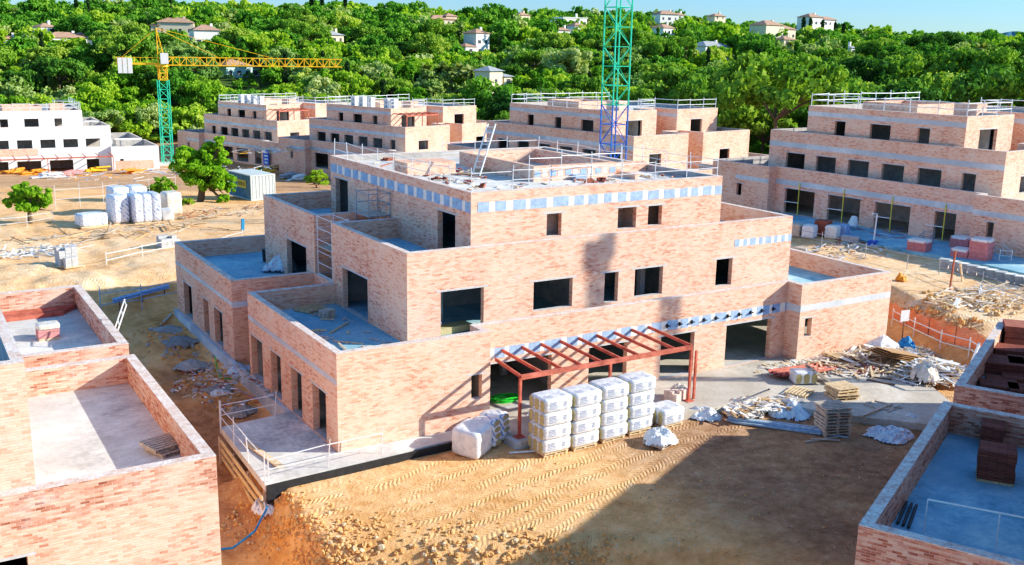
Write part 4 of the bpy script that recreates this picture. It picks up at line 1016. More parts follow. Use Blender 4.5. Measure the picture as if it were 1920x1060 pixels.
def scaffold(x, y, z, rz, wx, wy, h, lifts, label, mat='galv_dark', deck=None):
    t = thing('scaffold_tower', label, 'scaffold', (x, y, z), rz)
    for a in (0, wx):
        for b_ in (0, wy): mb = MB(); mb.tube((a, b_, 0), (a, b_, h), .028, 5); mb.build('standard', M[mat], t)
    for k in range(1, lifts+1):
        zz = h*k/lifts-.1; mb = MB()
        for (p, q) in (((0, 0), (wx, 0)), ((wx, 0), (wx, wy)), ((wx, wy), (0, wy)), ((0, wy), (0, 0))): mb.tube((*p, zz), (*q, zz), .02, 5)
        mb.tube((0, 0, zz-h/lifts+.1), (wx, 0, zz), .014, 4); mb.build('ledger', M[mat], t)
    for dz in (deck or []):
        mb = MB(); mb.box(0, 0, dz, wx, wy, dz+.06); mb.build('deck_board', M['wood_grey'], t)
    return t
scaffold(8.0-1.35, 12.0, 6.22, 0, 1.2, 1.6, 2.3, 4, 'small scaffold tower against the shaded upper wall of the middle building', deck=[1.0])
scaffold(4.5, 11.75, 0, 0, .9, 2.0, 7.3, 12, 'tall narrow scaffold in the gap between the two halves of the middle building', 'galv', deck=[3.3, 5.6])
# ladder and clutter on the roof
t = thing('ladder', 'aluminium ladder standing against the raised roof box of the middle building', 'ladder')
A = Vector(atz(885, 330, 9.22)); B_ = A+Vector((1.15, .35, 2.7)); off = Vector((.3, -.28, 0))
for s in (0, 1): mb = MB(); mb.bar(A+off*s, B_+off*s, .06); mb.build('stile', M['white_paint'], t)
for k in range(9): q = A+(B_-A)*(.06+k*.11); mb = MB(); mb.bar(q, q+off, .035); mb.build('rung', M['white_paint'], t)
def roofp(px, py, z=9.2): p = atz(px, py, z); return Vector((p.x, p.y, z+.01))
for k, (px, py, n, m_, lab) in enumerate(((905, 325, 10, 'wood', 'yellowish timber battens piled beside the roof ladder'), (1050, 335, 12, 'wood_grey', 'grey planks piled on the roof before the raised box'))):
    q = roofp(px, py); t = thing('timber_pile', lab, 'timber pile', q, .3*k); rr = random.Random(k)
    for i in range(n): mb = MB(); a = Vector((-.8+rr.uniform(-.2, .2), rr.uniform(-.4, .4), .04+.035*(i//3))); mb.bar(a, a+Vector((1.5, rr.uniform(-.4, .4), 0)), .09, .03); mb.build('board', M[m_], t)
for k, (px, py, s) in enumerate(((725, 302, .3), (860, 322, .4), (830, 338, .35), (1105, 342, .45), (1125, 340, .35), (770, 318, .3), (875, 345, .2), (905, 352, .2))):
    q = roofp(px, py); t = thing('brick_pile', 'small pile of terracotta bricks on the roof, %s' % ['at the far left corner', 'left of the ladder', 'before the chimney block', 'by the front parapet right of the planks', 'farther right by the front parapet', 'beside the chimney block', 'near the left front corner', 'nearest the front parapet'][k], 'brick pile', q, k, 'brick piles on the roof')
    rr = random.Random(k); mb = MB()
    for i in range(12): mb.box(*(lambda a, b_, c: (a, b_, c, a+.24, b_+.12, c+.09))(rr.uniform(-s, s), rr.uniform(-s, s)*.6, rr.choice([0, 0, .09])))
    mb.build('bricks', M['terracotta'], t)
q = roofp(1085, 337); mb = MB(); mb.box(-.4, -.3, 0, .4, .3, .28, taper=.08); o = mb.build('mortar_tub', M['patch_blue']); o.location = q; tag(o, 'pale blue mortar tub on the roof among the bricks', 'tub')

# ------------------------------------------------------------------ yard to the right
def on(px, py): return gp(px, py)
for k in range(10):
    px, py = 1770+k*17.6, 502+k*4.1
    x, y, z = on(px, py); t = thing('concrete_tub', 'grey square tub, number %s from the left in the yard edge row' % ['one', 'two', 'three', 'four', 'five', 'six', 'seven', 'eight', 'nine', 'ten', 'eleven', 'twelve', 'thirteen'][k], 'tub', (x, y, z), R(-60)+random.uniform(-.1, .1), 'grey tubs in a row along the yard edge')
    mb = MB(); mb.box(-.33, -.33, 0, .33, .33, .62, taper=.06); mb.build('tub_wall', M['tub' if k > 3 else 'grey_block'], t); mb = MB(); mb.box(-.36, -.36, .57, .36, .36, .625); mb.build('rim', M['tub'], t); mb = MB(); mb.quad([(-.28, -.28, .63), (.28, -.28, .63), (.28, .28, .63), (-.28, .28, .63)]); mb.build('fill', M['patch_cream' if k % 3 else 'grey_block'], t)
for k, (px, py, sx, sy, sz, lab) in enumerate(((1802, 487, 1.2, 1.2, .7, 'pink block pallet, lowest at the left'), (1801, 468, 1.3, 1.2, .9, 'white topped pink block pallet behind the lowest one'), (1837, 492, 1.3, 1.2, 1.6, 'tall pink block pallet on the right'), (1722, 476, 1.4, 1.2, .95, 'single pink block pallet under a loose white sheet'))):
    x, y, z = on(px, py); tiles_stack(x, y, z, R(-75), lab+' in the right yard', sx, sy, sz, 'pink_block', 'pink block pallets in the yard', wrap='wrap', seed=20+k, name='block_pallet')
for k, (px, py, m_, nm, lab) in enumerate(((1491, 443, 'wood_grey', 'big_bag', 'brownish bulk bag at the left of the row'), (1517, 446, 'wrap', 'big_bag', 'white bulk bag second in the row'), (1542, 443, 'terracotta', 'block_stack', 'orange brick stack'), (1560, 447, 'patch_cream', 'big_bag', 'cream bulk bag'), (1578, 445, 'patch_blue', 'big_bag', 'grey bulk bag'))):
    x, y, z = on(px, py); t = thing(nm, lab+' in the yard behind the right wing', 'bulk bag' if nm == 'big_bag' else 'brick stack', (x, y, z), R(-70))
    if nm == 'big_bag': mb = MB(); rounded_box(mb, 1.0, 1.0, 1.05, .1, 0, 60+k, .12); mb.build('bag', M[m_], t, smooth=True)
    else: mb = MB(); [mb.box(-.55, -.5, .1+i*.24, .55, .5, .33+i*.24) for i in range(5)]; mb.build('bricks', M[m_], t)
x, y, z = on(1594, 455); t = thing('mortar_tub', 'open pale mortar tub beside the bulk bags', 'tub', (x, y, z), R(-60)); mb = MB(); mb.box(-.7, -.4, 0, .7, .4, .5, taper=.12); mb.build('tub_wall', M['grey_block'], t)
x, y, z = on(1598, 436); t = thing('concrete_mixer', 'small grey concrete mixer tilted beside the bulk bags', 'mixer', (x, y, z), .5)
mb = MB(); mb.tube((0, 0, .7), (.35, 0, 1.25), .42, 12, 0, .25); mb.tube((-.2, 0, .45), (0, 0, .7), .25, 12, 0, .42); mb.build('drum', M['galv'], t); mb = MB(); mb.bar((-.5, -.4, 0), (0, 0, .7), .06); mb.bar((-.5, .4, 0), (0, 0, .7), .06); mb.bar((.5, 0, 0), (0, 0, .7), .06); mb.build('frame', M['galv_dark'], t)
planks('red_beams', 'red steel beams lying in the shade of the right yard', [(Vector(on(1612, 425))+Vector((0, 0, .1)), Vector(on(1690, 448))+Vector((0, 0, .1))), (Vector(on(1640, 458))+Vector((0, 0, .1)), Vector(on(1672, 460))+Vector((0, 0, .1)))], 'red_steel', .2, .15, 'steel beams')
x, y, z = on(1636, 460); t = thing('yard_pump', 'blue stand with a mast in the right yard', 'stand', (x, y, z), .4); mb = MB(); mb.box(-.4, -.3, 0, .4, .3, .35); mb.build('base', M['crane_blue'], t); mb = MB(); mb.bar((.2, 0, .3), (.45, 0, 2.4), .09); mb.bar((.45, 0, 2.4), (-.9, 0, 2.6), .07); mb.build('mast', M['galv'], t)
x, y, z = on(1780, 470); scaffold(x-1, y+1, z, .5, 2.0, .8, 1.1, 3, 'stacked scaffold frames behind the pink block pallets'); x, y, z = on(1895, 497); scaffold(x, y, z, .8, 2.6, .8, 1.1, 3, 'low pile of grey scaffold frames at the far right of the yard', 'galv')
# fences
gz = lambda x, y: hz(x, y)
F1 = [G(*q).to_2d() for q in ((1482, 452), (1540, 463), (1622, 485), (1700, 505), (1760, 515), (1840, 545), (1925, 575))]
rail_run('wire_fence', F1, 'thin wire and post fence along the sunny yard behind the right wing', gz, h=1.1, step=3.2, r=.028, mat='galv_dark', cat='fence')
F2 = [G(*q).to_2d() for q in ((1672, 612), (1712, 632), (1762, 655), (1815, 672), (1862, 700))]
rail_run('guard_rail', F2, 'white pipe handrail before the orange barrier mesh', gz, h=1.0, step=2.6, r=.035, mat='white_paint')
t = thing('barrier_mesh', 'orange plastic barrier mesh below the earth bank at the right', 'barrier mesh')
F3 = [G(*q).to_2d() for q in ((1664, 596), (1700, 612), (1740, 628), (1790, 646), (1845, 672), (1880, 690))]
mb = MB(); u = 0
for i in range(len(F3)-1):
    for k in range(8):
        a = F3[i].lerp(F3[i+1], k/8); b_ = F3[i].lerp(F3[i+1], (k+1)/8); l = (b_-a).length
        sag = lambda f: .08*math.sin(f*9+i); oa = .06*math.sin(u*2.1); ob = .06*math.sin((u+l)*2.1)
        mb.quad([(a.x+oa, a.y, gz(a.x, a.y)+.02), (b_.x+ob, b_.y, gz(b_.x, b_.y)+.02), (b_.x, b_.y, gz(b_.x, b_.y)+1.0+sag(u+l)), (a.x, a.y, gz(a.x, a.y)+1.0+sag(u))], 0, [(u, 0), (u+l, 0), (u+l, 1), (u, 1)]); u += l
mb.build('mesh', M['net'], t)
for p in F3: mb = MB(); mb.tube((p.x, p.y, gz(p.x, p.y)-.2), (p.x, p.y, gz(p.x, p.y)+1.15), .03, 5); mb.build('post', M['wood_dark'], t)
x, y, z = on(1690, 648); t = thing('sign_board', 'small white notice board on a rusty post beside the debris heap', 'sign', (x, y, z), R(-10)); mb = MB(); mb.tube((0, 0, -.3), (0, 0, 2.1), .035, 6); mb.build('post', M['wood_dark'], t); mb = MB(); mb.box(-.3, -.05, 1.45, .3, -.03, 2.1); mb.build('board', M['white_paint'], t)
for k, (px, py, qx, qy) in enumerate(((1780, 547, 1787, 470), (1806, 528, 1794, 500))):
    x, y, z = on(px, py); h = 2.6 if k == 0 else 1.3; mb = MB(); mb.bar((x, y, z-.2), (x+.15-.7*k, y, z+h), .09); tag(mb.build('timber_post', M['terracotta' if k == 0 else 'wood']), ['tall pinkish post standing on the bank below the tubs', 'short leaning timber beside the tall pinkish post'][k], 'post')
x, y, z = on(1690, 527); crumple(x, y, z, .45, 'orange sack on the dark soil behind the right wing', 'orange_plastic', 71, .35, name='sack', cat='sack')
# white pipe frame standing behind the right terrace wall
t = thing('bent_pipe_stand', 'white bent pipe frame standing in front of the orange mesh by the right wall', 'frame'); A = Vector(gp(1815, 745)); 
top = A+Vector((1.3, .6, 2.4)); mb = MB(); mb.bar(A, A+Vector((-.1, 0, 1.7)), .07); mb.bar(A+Vector((-.1, 0, 1.7)), top, .1); mb.bar(top, top+Vector((.5, .1, -2.0)), .06); mb.build('tube', M['white_paint'], t)

# ------------------------------------------------------------------ yard to the left
def bundle(px, py, w_, d_, h, rz, label, n=1, mat='wrap_blue'):
    x, y, z = on(px, py); t = thing('wrapped_bundle', label, 'wrapped bundle', (x, y, z), rz, 'blue printed white bundles in the left yard' if mat == 'wrap_blue' else None)
    for k in range(n):
        mb = MB(); rounded_box(mb, w_/n-.02, d_, h, .1, 0, int(px)+k, .02); o = mb.build('pack', M[mat], t, smooth=True); o.location = (-w_/2+w_/n*(k+.5), 0, .08)
    mb = MB(); mb.box(-w_/2, -d_/2+.1, 0, w_/2, d_/2-.1, .1); mb.build('pallet', M['wood'], t); return t
bundle(172, 424, 2.3, 1.6, 1.05, .25, 'low white bundle with blue print at the left of the yard stack')
bundle(222, 418, 1.35, 2.2, 2.35, .15, 'tall narrow white bundle behind the low one')
bundle(272, 416, 2.3, 2.2, 2.45, .1, 'widest tall white bundle with blue stripes', 3)
x, y, z = on(226, 392); bundle(240, 398, 3.2, 2.2, 2.35, .1, 'rear white bundle with a sagging top', 2)
bundle(322, 402, 1.5, 1.8, 2.0, .1, 'cream wrapped pallet at the right of the yard stack', 1, 'sheet_cream')
bundle(313, 414, 1.0, 1.2, 1.0, .1, 'small cream pallet before the cream wrapped one', 1, 'patch_cream')
def block_pile(px, py, nx_, ny_, nz, label, seed):
    x, y, z = on(px, py); rr = random.Random(seed); t = thing('block_pile', label, 'block pile', (x, y, z), .25)
    mb = MB()
    for i in range(nx_):
        for j in range(ny_):
            for k in range(nz-(rr.random() < .4)): mb.box(-.55+i*.42, -.4+j*.42, .1+k*.2, -.55+i*.42+.39, -.4+j*.42+.39, .1+k*.2+.19)
    mb.build('blocks', M['grey_block'], t); mb = MB(); mb.box(-.6, -.45, 0, .7, .6, .09); mb.build('pallet', M['wood'], t)
block_pile(124, 498, 3, 2, 6, 'tall pile of white grey blocks above the trench at the left', 1); block_pile(135, 500, 2, 1, 3, 'low pile of grey blocks beside the tall one', 2)
block_pile(312, 464, 3, 2, 4, 'pile of pale blocks on the yard above the trench', 3); block_pile(328, 460, 2, 2, 3, 'smaller pale block pile right of the other', 4)
x, y, z = on(472, 377); t = thing('shipping_container', 'grey blue site container with a yellow notice beside the big tree', 'container', (x, y, z), R(8))
def corr(mb, p, q, z0_, z1_, n, dep):
    p = Vector(p); q = Vector(q); d_ = (q-p)/n; nn_ = Vector((d_.y, -d_.x)).normalized()*dep
    for i in range(n):
        a = p+d_*i+(nn_ if (i//2) % 2 else nn_*0); b_ = p+d_*(i+1)+(nn_ if ((i+1)//2) % 2 else nn_*0); mb.quad([(*a, z0_), (*b_, z0_), (*b_, z1_), (*a, z1_)])
mb = MB(); corr(mb, (0, 0), (2.6, 0), .1, 2.5, 28, .05); corr(mb, (2.6, 0), (2.6, 5.2), .1, 2.5, 50, .05); corr(mb, (2.6, 5.2), (0, 5.2), .1, 2.5, 28, .05); mb.build('side_panel', M['container_sunlit'], t)
mb = MB(); corr(mb, (0, 5.2), (0, 0), .1, 2.5, 50, .05); mb.build('side_panel', M['container'], t)
mb = MB(); mb.box(-.08, -.08, 2.5, 2.68, 5.28, 2.62); mb.box(-.08, -.08, 0, 2.68, 5.28, .12); mb.build('frame', M['container_sunlit'], t)
mb = MB(); [mb.box(a-.05, b_-.05, .12, a+.07, b_+.07, 2.5) for a in (-.02, 2.6) for b_ in (-.02, 5.2)]; mb.build('corner_post', M['container_sunlit'], t)
mb = MB(); mb.box(-.09, 1.1, 1.15, -.06, 3.0, 1.95); mb.build('notice', M['yellow'], t)
mb = MB(); [mb.box(-.1, yy, 1.35, -.092, yy+ww, 1.78) for yy, ww in ((2.75, .08), (2.5, .16), (2.2, .1), (2.0, .14), (1.78, .05), (1.5, .12), (1.3, .06))]; mb.build('lettering', M['black'], t)
mb = MB(); [mb.box(-.1, yy, 1.35, -.062, yy+.12, 1.7) for yy in (3.6, 3.85)]; mb.build('lettering', M['white_paint'], t)
x, y, z = on(455, 432); mb = MB(); mb.bar((x, y, z), (x+.05, y, z+.95), .3, .22); tag(mb.build('blue_tarp', M['blue_plastic'], smooth=False), 'rolled bright blue tarp standing on the yard behind the terrace', 'tarp')
tarpipe = thing('rebar_bundle', 'bluish steel frames laid on trestles over the trench at the left', 'steel frames')
A = atz(213, 568, .2); B_ = atz(318, 540, .4)
for k in range(8):
    mb = MB(); o_ = Vector((0, .12*(k % 4), .16*(k//4))); mb.tube(A+o_, B_+o_, .035, 5); mb.build('bar', M['patch_blue'], tarpipe)
for f in (.1, .5, .9): q = A.lerp(B_, f); mb = MB(); mb.tube((q.x, q.y, hz(q.x, q.y)-.1), (q.x, q.y, q.z), .04, 5); mb.build('trestle', M['wood_dark'], tarpipe)
rail_run('guard_rail', [G(190, 592).to_2d(), G(340, 566).to_2d()], 'two bar blue grey rail crossing the trench behind the left terraces', gz, h=1.6, step=2.4, r=.03, mat='patch_blue')
rail_run('guard_rail', [G(200, 498).to_2d(), G(330, 470).to_2d()], 'broken white rail along the crest of the trench bank', gz, h=.9, step=3, r=.03, mat='white_paint')
rail_run('wire_fence', [G(0, 432).to_2d(), G(100, 418).to_2d()], 'low wire fence at the far left of the yard', gz, h=1.1, step=2, mat='galv', cat='fence')
rail_run('wire_fence', [G(105, 392).to_2d(), G(195, 385).to_2d(), G(330, 362).to_2d()], 'site fence behind the white bundles', gz, h=2.0, step=3, mat='galv', cat='fence')
rail_run('guard_rail', [G(395, 470).to_2d(), G(455, 452).to_2d()], 'thin barrier rails lying behind the rear terrace', gz, h=.8, step=2, mat='galv')
# pink hose in the alley
mb = MB(); pts = [gp(*q, .06) for q in ((318, 632), (325, 655), (350, 690), (368, 706), (400, 715), (440, 730), (470, 745), (485, 752))]
for a, b_ in zip(pts, pts[1:]): mb.tube(a, b_, .045, 6)
tag(mb.build('pink_hose', M['rope_pink']), 'long pale pink hose lying along the alley', 'hose')
mb = MB(); pts = [gp(*q, .05) for q in ((402, 655), (406, 690), (415, 712), (440, 712), (465, 705), (480, 690))]
for a, b_ in zip(pts, pts[1:]): mb.tube(a, b_, .025, 6)
tag(mb.build('green_hose', M['green_plastic']), 'thin green hose along the foot of the shaded brick wall', 'hose')
mb = MB(); pts = [Vector((-3.5, -1.75, -.8)), Vector((-4.2, -2.3, -1.4)), Vector((-5.0, -2.2, -1.9)), Vector((-5.6, -2.0, -1.9))]
for a, b_ in zip(pts, pts[1:]): mb.tube(a, b_, .045, 6)
tag(mb.build('blue_pipe', M['blue_plastic']), 'blue pipe running from under the raised deck corner', 'pipe')
# things before the white building and in the back lane
rr = random.Random(12)
LANE = [(28, 326, 'orange_plastic', 'heap of orange sheeting at the far left before the white building'), (62, 328, 'orange_plastic', 'orange board pile before the white building'), (90, 335, 'sheet', 'grey film heap before the white building'), (185, 322, 'crane_yellow', 'long yellow formwork beams before the white building'), (250, 325, 'orange_plastic', 'orange formwork panels right of the yellow beams'), (130, 330, 'pink_block', 'pink pallet before the white building'),
        (505, 327, 'crane_yellow', 'yellow formwork stack left in the back lane'), (540, 334, 'grey_block', 'grey block cube in the back lane'), (520, 318, 'wood', 'timber pile in the back lane'), (575, 322, 'wrap', 'white film covered pallets in the back lane'), (560, 338, 'patch_cream', 'cream block pallet in the back lane'), (600, 328, 'orange_plastic', 'orange boards at the right of the back lane'), (520, 305, 'red_steel', 'red tarp near the brick building in the back lane'), (415, 345, 'wrap', 'white tank behind the big tree')]
for k, (px, py, m_, lab) in enumerate(LANE):
    x, y, z = on(px, py); t = thing('material_pile', lab, 'material pile', (x, y, z), rr.uniform(0, 1), None); mb = MB()
    for i in range(9):
        a = Vector((rr.uniform(-1.3, 1.3), rr.uniform(-.7, .7), .15+.14*(i//2))); l = rr.uniform(.7, 1.7); mb.bar(a-Vector((l, 0, 0)), a+Vector((l, rr.uniform(-.4, .4), rr.uniform(-.05, .1))), rr.uniform(.4, .8), .16)
    mb.build('boards', M[m_], t)
x, y, z = on(60, 345); 
for k, (px, py) in enumerate(((490, 290), (655, 318))):
    pass
mb = MB(); mb.box(-.8, -.05, .3, .8, .05, 3.2); 
x, y, z = on(500, 316); t = thing('sign_board', 'tall blue and white notice panel on the leftmost back brick building', 'sign', (x, y, z), R(-60)); mb = MB(); mb.box(-.6, -.05, .6, .6, .05, 3.0); mb.build('board', M['crane_blue'], t); mb = MB(); [mb.box(-.35, -.08, .8+i*.55, .35, -.055, 1.1+i*.55) for i in range(4)]; mb.build('lettering', M['white_paint'], t); mb = MB(); mb.box(-.05, -.04, -.5, .05, .04, .6); mb.build('post', M['galv'], t)
pergola('long red steel pergola along the front of the white building', 0, 27, 1, -2.6, 3.0, 15, 3.2, -.5, (-12, 131.6, -4.42), R(-1.7), posts=(0, .33, .66, 1))
for B_, f0_, lab in ((B1, 25.85, 'rusty steel pergola on the roof terrace of the leftmost back brick building'), (B2, 26.46, 'rusty steel pergola on the roof terrace of the second back brick building')):
    q = Matrix.Translation(B_.location)@Matrix.Rotation(B_.rotation_euler.z, 4, 'Z')@Vector((f0_-3.35, 4.0, 6.2))
    pergola(lab, 0, 6, 0, -2.8, 2.5, 6, 2.7, 0, q, B_.rotation_euler.z+R(90), posts=(0, .5, 1))
for k in range(9):       # white air units on the roofs at the back
    B_ = B1 if k < 4 else B2; lx = 10+1.9*(k % 5) if k < 8 else 19; ly = 5.0
    Mx = Matrix.Translation(B_.location)@Matrix.Rotation(B_.rotation_euler.z, 4, 'Z'); q = Mx@Vector((lx+3, ly, 9.2))
    t = thing('air_unit', 'white air unit on the roof of the %s back brick building, %s in its row' % (('leftmost', 'second')[k >= 4], ['first', 'second', 'third', 'fourth', 'fifth'][k % 4 if k < 4 else (k-4) % 5]), 'air unit', q, B_.rotation_euler.z, 'white air conditioning units on the back roofs')
    mb = MB(); mb.box(-.5, -.35, 0, .5, .35, 1.7); mb.build('casing', M['white_paint'], t); mb = MB(); [mb.tube((0, -.36, z_), (0, -.37, z_), .3, 12) for z_ in (.5, 1.2)]; mb.build('fan_grille', M['grey_block'], t)
# ------------------------------------------------------------------ tower cranes
def lattice(mb, A, B_, w_, n, r, rb, up=Vector((0, 0, 1)), tri=False):
    A = Vector(A); B_ = Vector(B_); d = (B_-A).normalized(); s = up.cross(d)
    if s.length < .1: s = Vector((1, 0, 0)).cross(d)
    s.normalize(); u = d.cross(s); w2 = w_/2
    C = [(-w2, -w2), (w2, -w2), (w2, w2), (-w2, w2)] if not tri else [(-w2, -w2), (w2, -w2), (0, w2*1.2)]
    m = len(C); pt = lambda k, i: A+(B_-A)*(i/n)+s*C[k][0]+u*C[k][1]
    for k in range(m): mb.tube(pt(k, 0), pt(k, n), r, 5)
    for i in range(n):
        for k in range(m):
            j = (k+1) % m
            if (i+k) % 2: mb.tube(pt(k, i), pt(j, i+1), rb, 4)
            else: mb.tube(pt(j, i), pt(k, i+1), rb, 4)
            mb.tube(pt(k, i), pt(j, i), rb, 4)
def crane(label, x, y, z, zjib, htop, w_, jdir, jl, cl, lower=None, rz=0):
    t = thing('tower_crane', label, 'tower crane', (x, y, z), rz)
    z1 = zjib-z
    if lower:
        mb = MB(); lattice(mb, (0, 0, 0), (0, 0, lower), w_, max(2, int(lower/w_/.95)), .075, .035); mb.build('mast_section', M['crane_blue'], t)
        zb = lower
    else: zb = 0
    mb = MB(); lattice(mb, (0, 0, zb), (0, 0, z1-2.2), w_, int((z1-2.2-zb)/w_/.95), .075, .035); mb.build('mast_section', M['crane_green'], t)
    mb = MB(); mb.box(-1.6, -1.6, -.8, 1.6, 1.6, .3); mb.build('foundation', M['concrete'], t)
    mb = MB(); lattice(mb, (0, 0, z1-2.2), (0, 0, z1), w_*.75, 2, .08, .05); mb.tube((0, 0, z1-.1), (0, 0, z1+.25), w_*.7, 14); mb.build('slewing_ring', M['crane_yellow'], t)
    jd = Vector((jdir[0], jdir[1], 0)).normalized(); sd = Vector((-jd.y, jd.x, 0))
    mb = MB(); top = Vector((0, 0, z1+htop))-jd*.6
    for k in (-1, 1):
        for q in (-.6, .6): mb.tube(jd*q+sd*(k*.55)+Vector((0, 0, z1+.2)), top+sd*(k*.18), .07, 5)
    for i in range(7):
        f = i/7; g_ = (i+1)/7
        for k in (-1, 1):
            a = (jd*(-.6)+sd*(k*.55)+Vector((0, 0, z1+.2))).lerp(top+sd*k*.18, f); b_ = (jd*(.6)+sd*(k*.55)+Vector((0, 0, z1+.2))).lerp(top+sd*k*.18, g_); mb.tube(a, b_, .035, 4)
            a = (jd*(.6)+sd*(-.55)+Vector((0, 0, z1+.2))).lerp(top, f); b_ = (jd*(.6)+sd*(.55)+Vector((0, 0, z1+.2))).lerp(top, g_); mb.tube(a, b_, .03, 4)
    mb.build('tower_head', M['crane_yellow'], t)
    mb = MB(); J0 = jd*.6+Vector((0, 0, z1+.75)); lattice(mb, J0, J0+jd*jl, 1.15, int(jl/1.05), .08, .045, tri=True); mb.build('jib', M['crane_yellow'], t)
    mb = MB(); K0 = -jd*.6+Vector((0, 0, z1+.35)); K1 = K0-jd*cl
    for k in (-1, 1): mb.bar(K0+sd*k*.6, K1+sd*k*.6, .12, .28); mb.bar(K0+sd*k*.65+Vector((0, 0, 1.0)), K1+sd*k*.65+Vector((0, 0, 1.0)), .05)
    for i in range(8):
        q = K0.lerp(K1, i/7); mb.bar(q-sd*.6, q+sd*.6, .08)
        for k in (-1, 1): mb.bar(q+sd*k*.65, q+sd*k*.65+Vector((0, 0, 1.0)), .05)
    mb.build('counter_jib', M['crane_yellow'], t)
    mb = MB()
    for i in range(3): c = K1+jd*(.5+i*.75)-Vector((0, 0, 1.0)); Mx = Matrix.Translation(c)@Matrix.Rotation(math.atan2(jd.y, jd.x), 4, 'Z'); mb.box(-.32, -.8, -.5, .32, .8, 1.9, M=Mx)
    mb.build('counterweight', M['white_paint'], t)
    mb = MB(); Mx = Matrix.Translation(jd*.4+sd*(-.9)+Vector((0, 0, z1+1.2)))@Matrix.Rotation(math.atan2(jd.y, jd.x), 4, 'Z'); mb.box(-.6, -.5, -.8, .6, .5, .9, M=Mx); mb.build('cabin', M['white_paint'], t)
    mb = MB()
    for f, zz in ((.62, 1.3), (.3, 1.3)): mb.tube(top, J0+jd*jl*f+Vector((0, 0, .6)), .035, 4)
    mb.tube(top, K1+Vector((0, 0, .3)), .035, 4); mb.build('tie_bar', M['crane_yellow'], t)
    return t
p = atF(313, 250, 165); q = atF(318, 250, 165)
pj = atF(304, 122, 165); pe = atF(634, 121, 174)
crane('far tower crane with green mast and long yellow jib beside the white building', pj.x, pj.y, hz(pj.x, pj.y), pj.z-.2, 6.0, 1.55, (pe.x-pj.x, pe.y-pj.y), (pe-pj).length, 6.3)
p = atF(1148, 316, 88)
crane('tall tower crane mast, blue below and green above, rising out of the frame', p.x, p.y, -.3, 36, 6, 1.62, (.95, .3), 34, 9, lower=11.6)

t = thing('shadow_mast', 'unseen lattice mast added beyond the right edge to streak the facade with shadow', 'crane mast', (42.9, -13.6, .3))  # unseen mast, added and shaped only to cast the facade shadow
mb = MB(); lattice(mb, (0, 0, 0), (0, 0, 21.5), .42, 40, .065, .04); mb.build('mast_section', M['crane_green'], t); mb = MB(); lattice(mb, (0, 0, 20.2), (0, 0, 21.6), .6, 2, .09, .07); mb.build('shadow_blob', M['crane_yellow'], t)  # wider lattice on top added for the blob in that shadow
# ------------------------------------------------------------------ vegetation
def crown_arrays(seed, kind, nclump, nleaf, size, R_, Hh, rc):
    rr = np.random.default_rng(seed); P = []; N = []
    C = []
    while len(C) < nclump:
        v = rr.normal(size=3); v /= np.linalg.norm(v); k = rr.uniform(.45, 1.0)**.5
        if kind == 'oak':
            if v[2] < -.55: continue
            c = v*np.array([R_, R_, Hh/2])*k*(1+.25*rr.uniform(-1, 1)); c[2] += Hh*.5
        elif kind == 'pine':
            if v[2] < -.25: continue
            c = v*np.array([R_, R_, Hh/2])*k*(1+.2*rr.uniform(-1, 1)); c[2] = c[2]*.8+Hh*.5
        elif kind == 'cypress':
            h = rr.uniform(0, 1); a = rr.uniform(0, 6.28); r = R_*math.sin(min(1, h*1.15+.18)*math.pi*.92)**.7*rr.uniform(.5, 1)
            c = np.array([r*math.cos(a), r*math.sin(a), Hh*h])
        C.append(c)
    cs = np.array(C); rcs = rc*rr.uniform(.6, 1.25, len(C))
    per = nleaf//nclump
    d = rr.normal(size=(nclump, per, 3)); d /= np.linalg.norm(d, axis=2, keepdims=True)
    rad = rr.uniform(.55, 1.05, (nclump, per, 1))
    flat = np.array([1, 1, .72 if kind != 'cypress' else 1.3])
    P = (cs[:, None, :]+d*rad*rcs[:, None, None]*flat).reshape(-1, 3)
    N = (d*.8+rr.normal(size=d.shape)*.45).reshape(-1, 3); N /= np.linalg.norm(N, axis=1, keepdims=True)
    a = np.cross(N, rr.normal(size=N.shape)); a /= np.linalg.norm(a, axis=1, keepdims=True); b_ = np.cross(N, a)
    s = size*rr.uniform(.6, 1.4, (len(P), 1))
    tri = np.stack([P-a*s*.5-b_*s*.35, P+a*s*.55-b_*s*.2, P+a*s*.1+b_*s*.6], 1)
    q = np.stack([P-a*s*.5-b_*s*.3, P+a*s*.35-b_*s*.45, P+a*s*.5+b_*s*.3, P-a*s*.3+b_*s*.5], 1)
    return q, cs
def mesh_from_quads(name, q, mat):
    me = bpy.data.meshes.new(name); n = len(q); V = q.reshape(-1, 3).astype(np.float32)
    me.vertices.add(len(V)); me.vertices.foreach_set('co', V.ravel())
    me.loops.add(n*4); me.loops.foreach_set('vertex_index', np.arange(n*4, dtype=np.int32))
    me.polygons.add(n); me.polygons.foreach_set('loop_start', np.arange(0, n*4, 4, dtype=np.int32))
    me.update(); me.materials.append(mat); return me
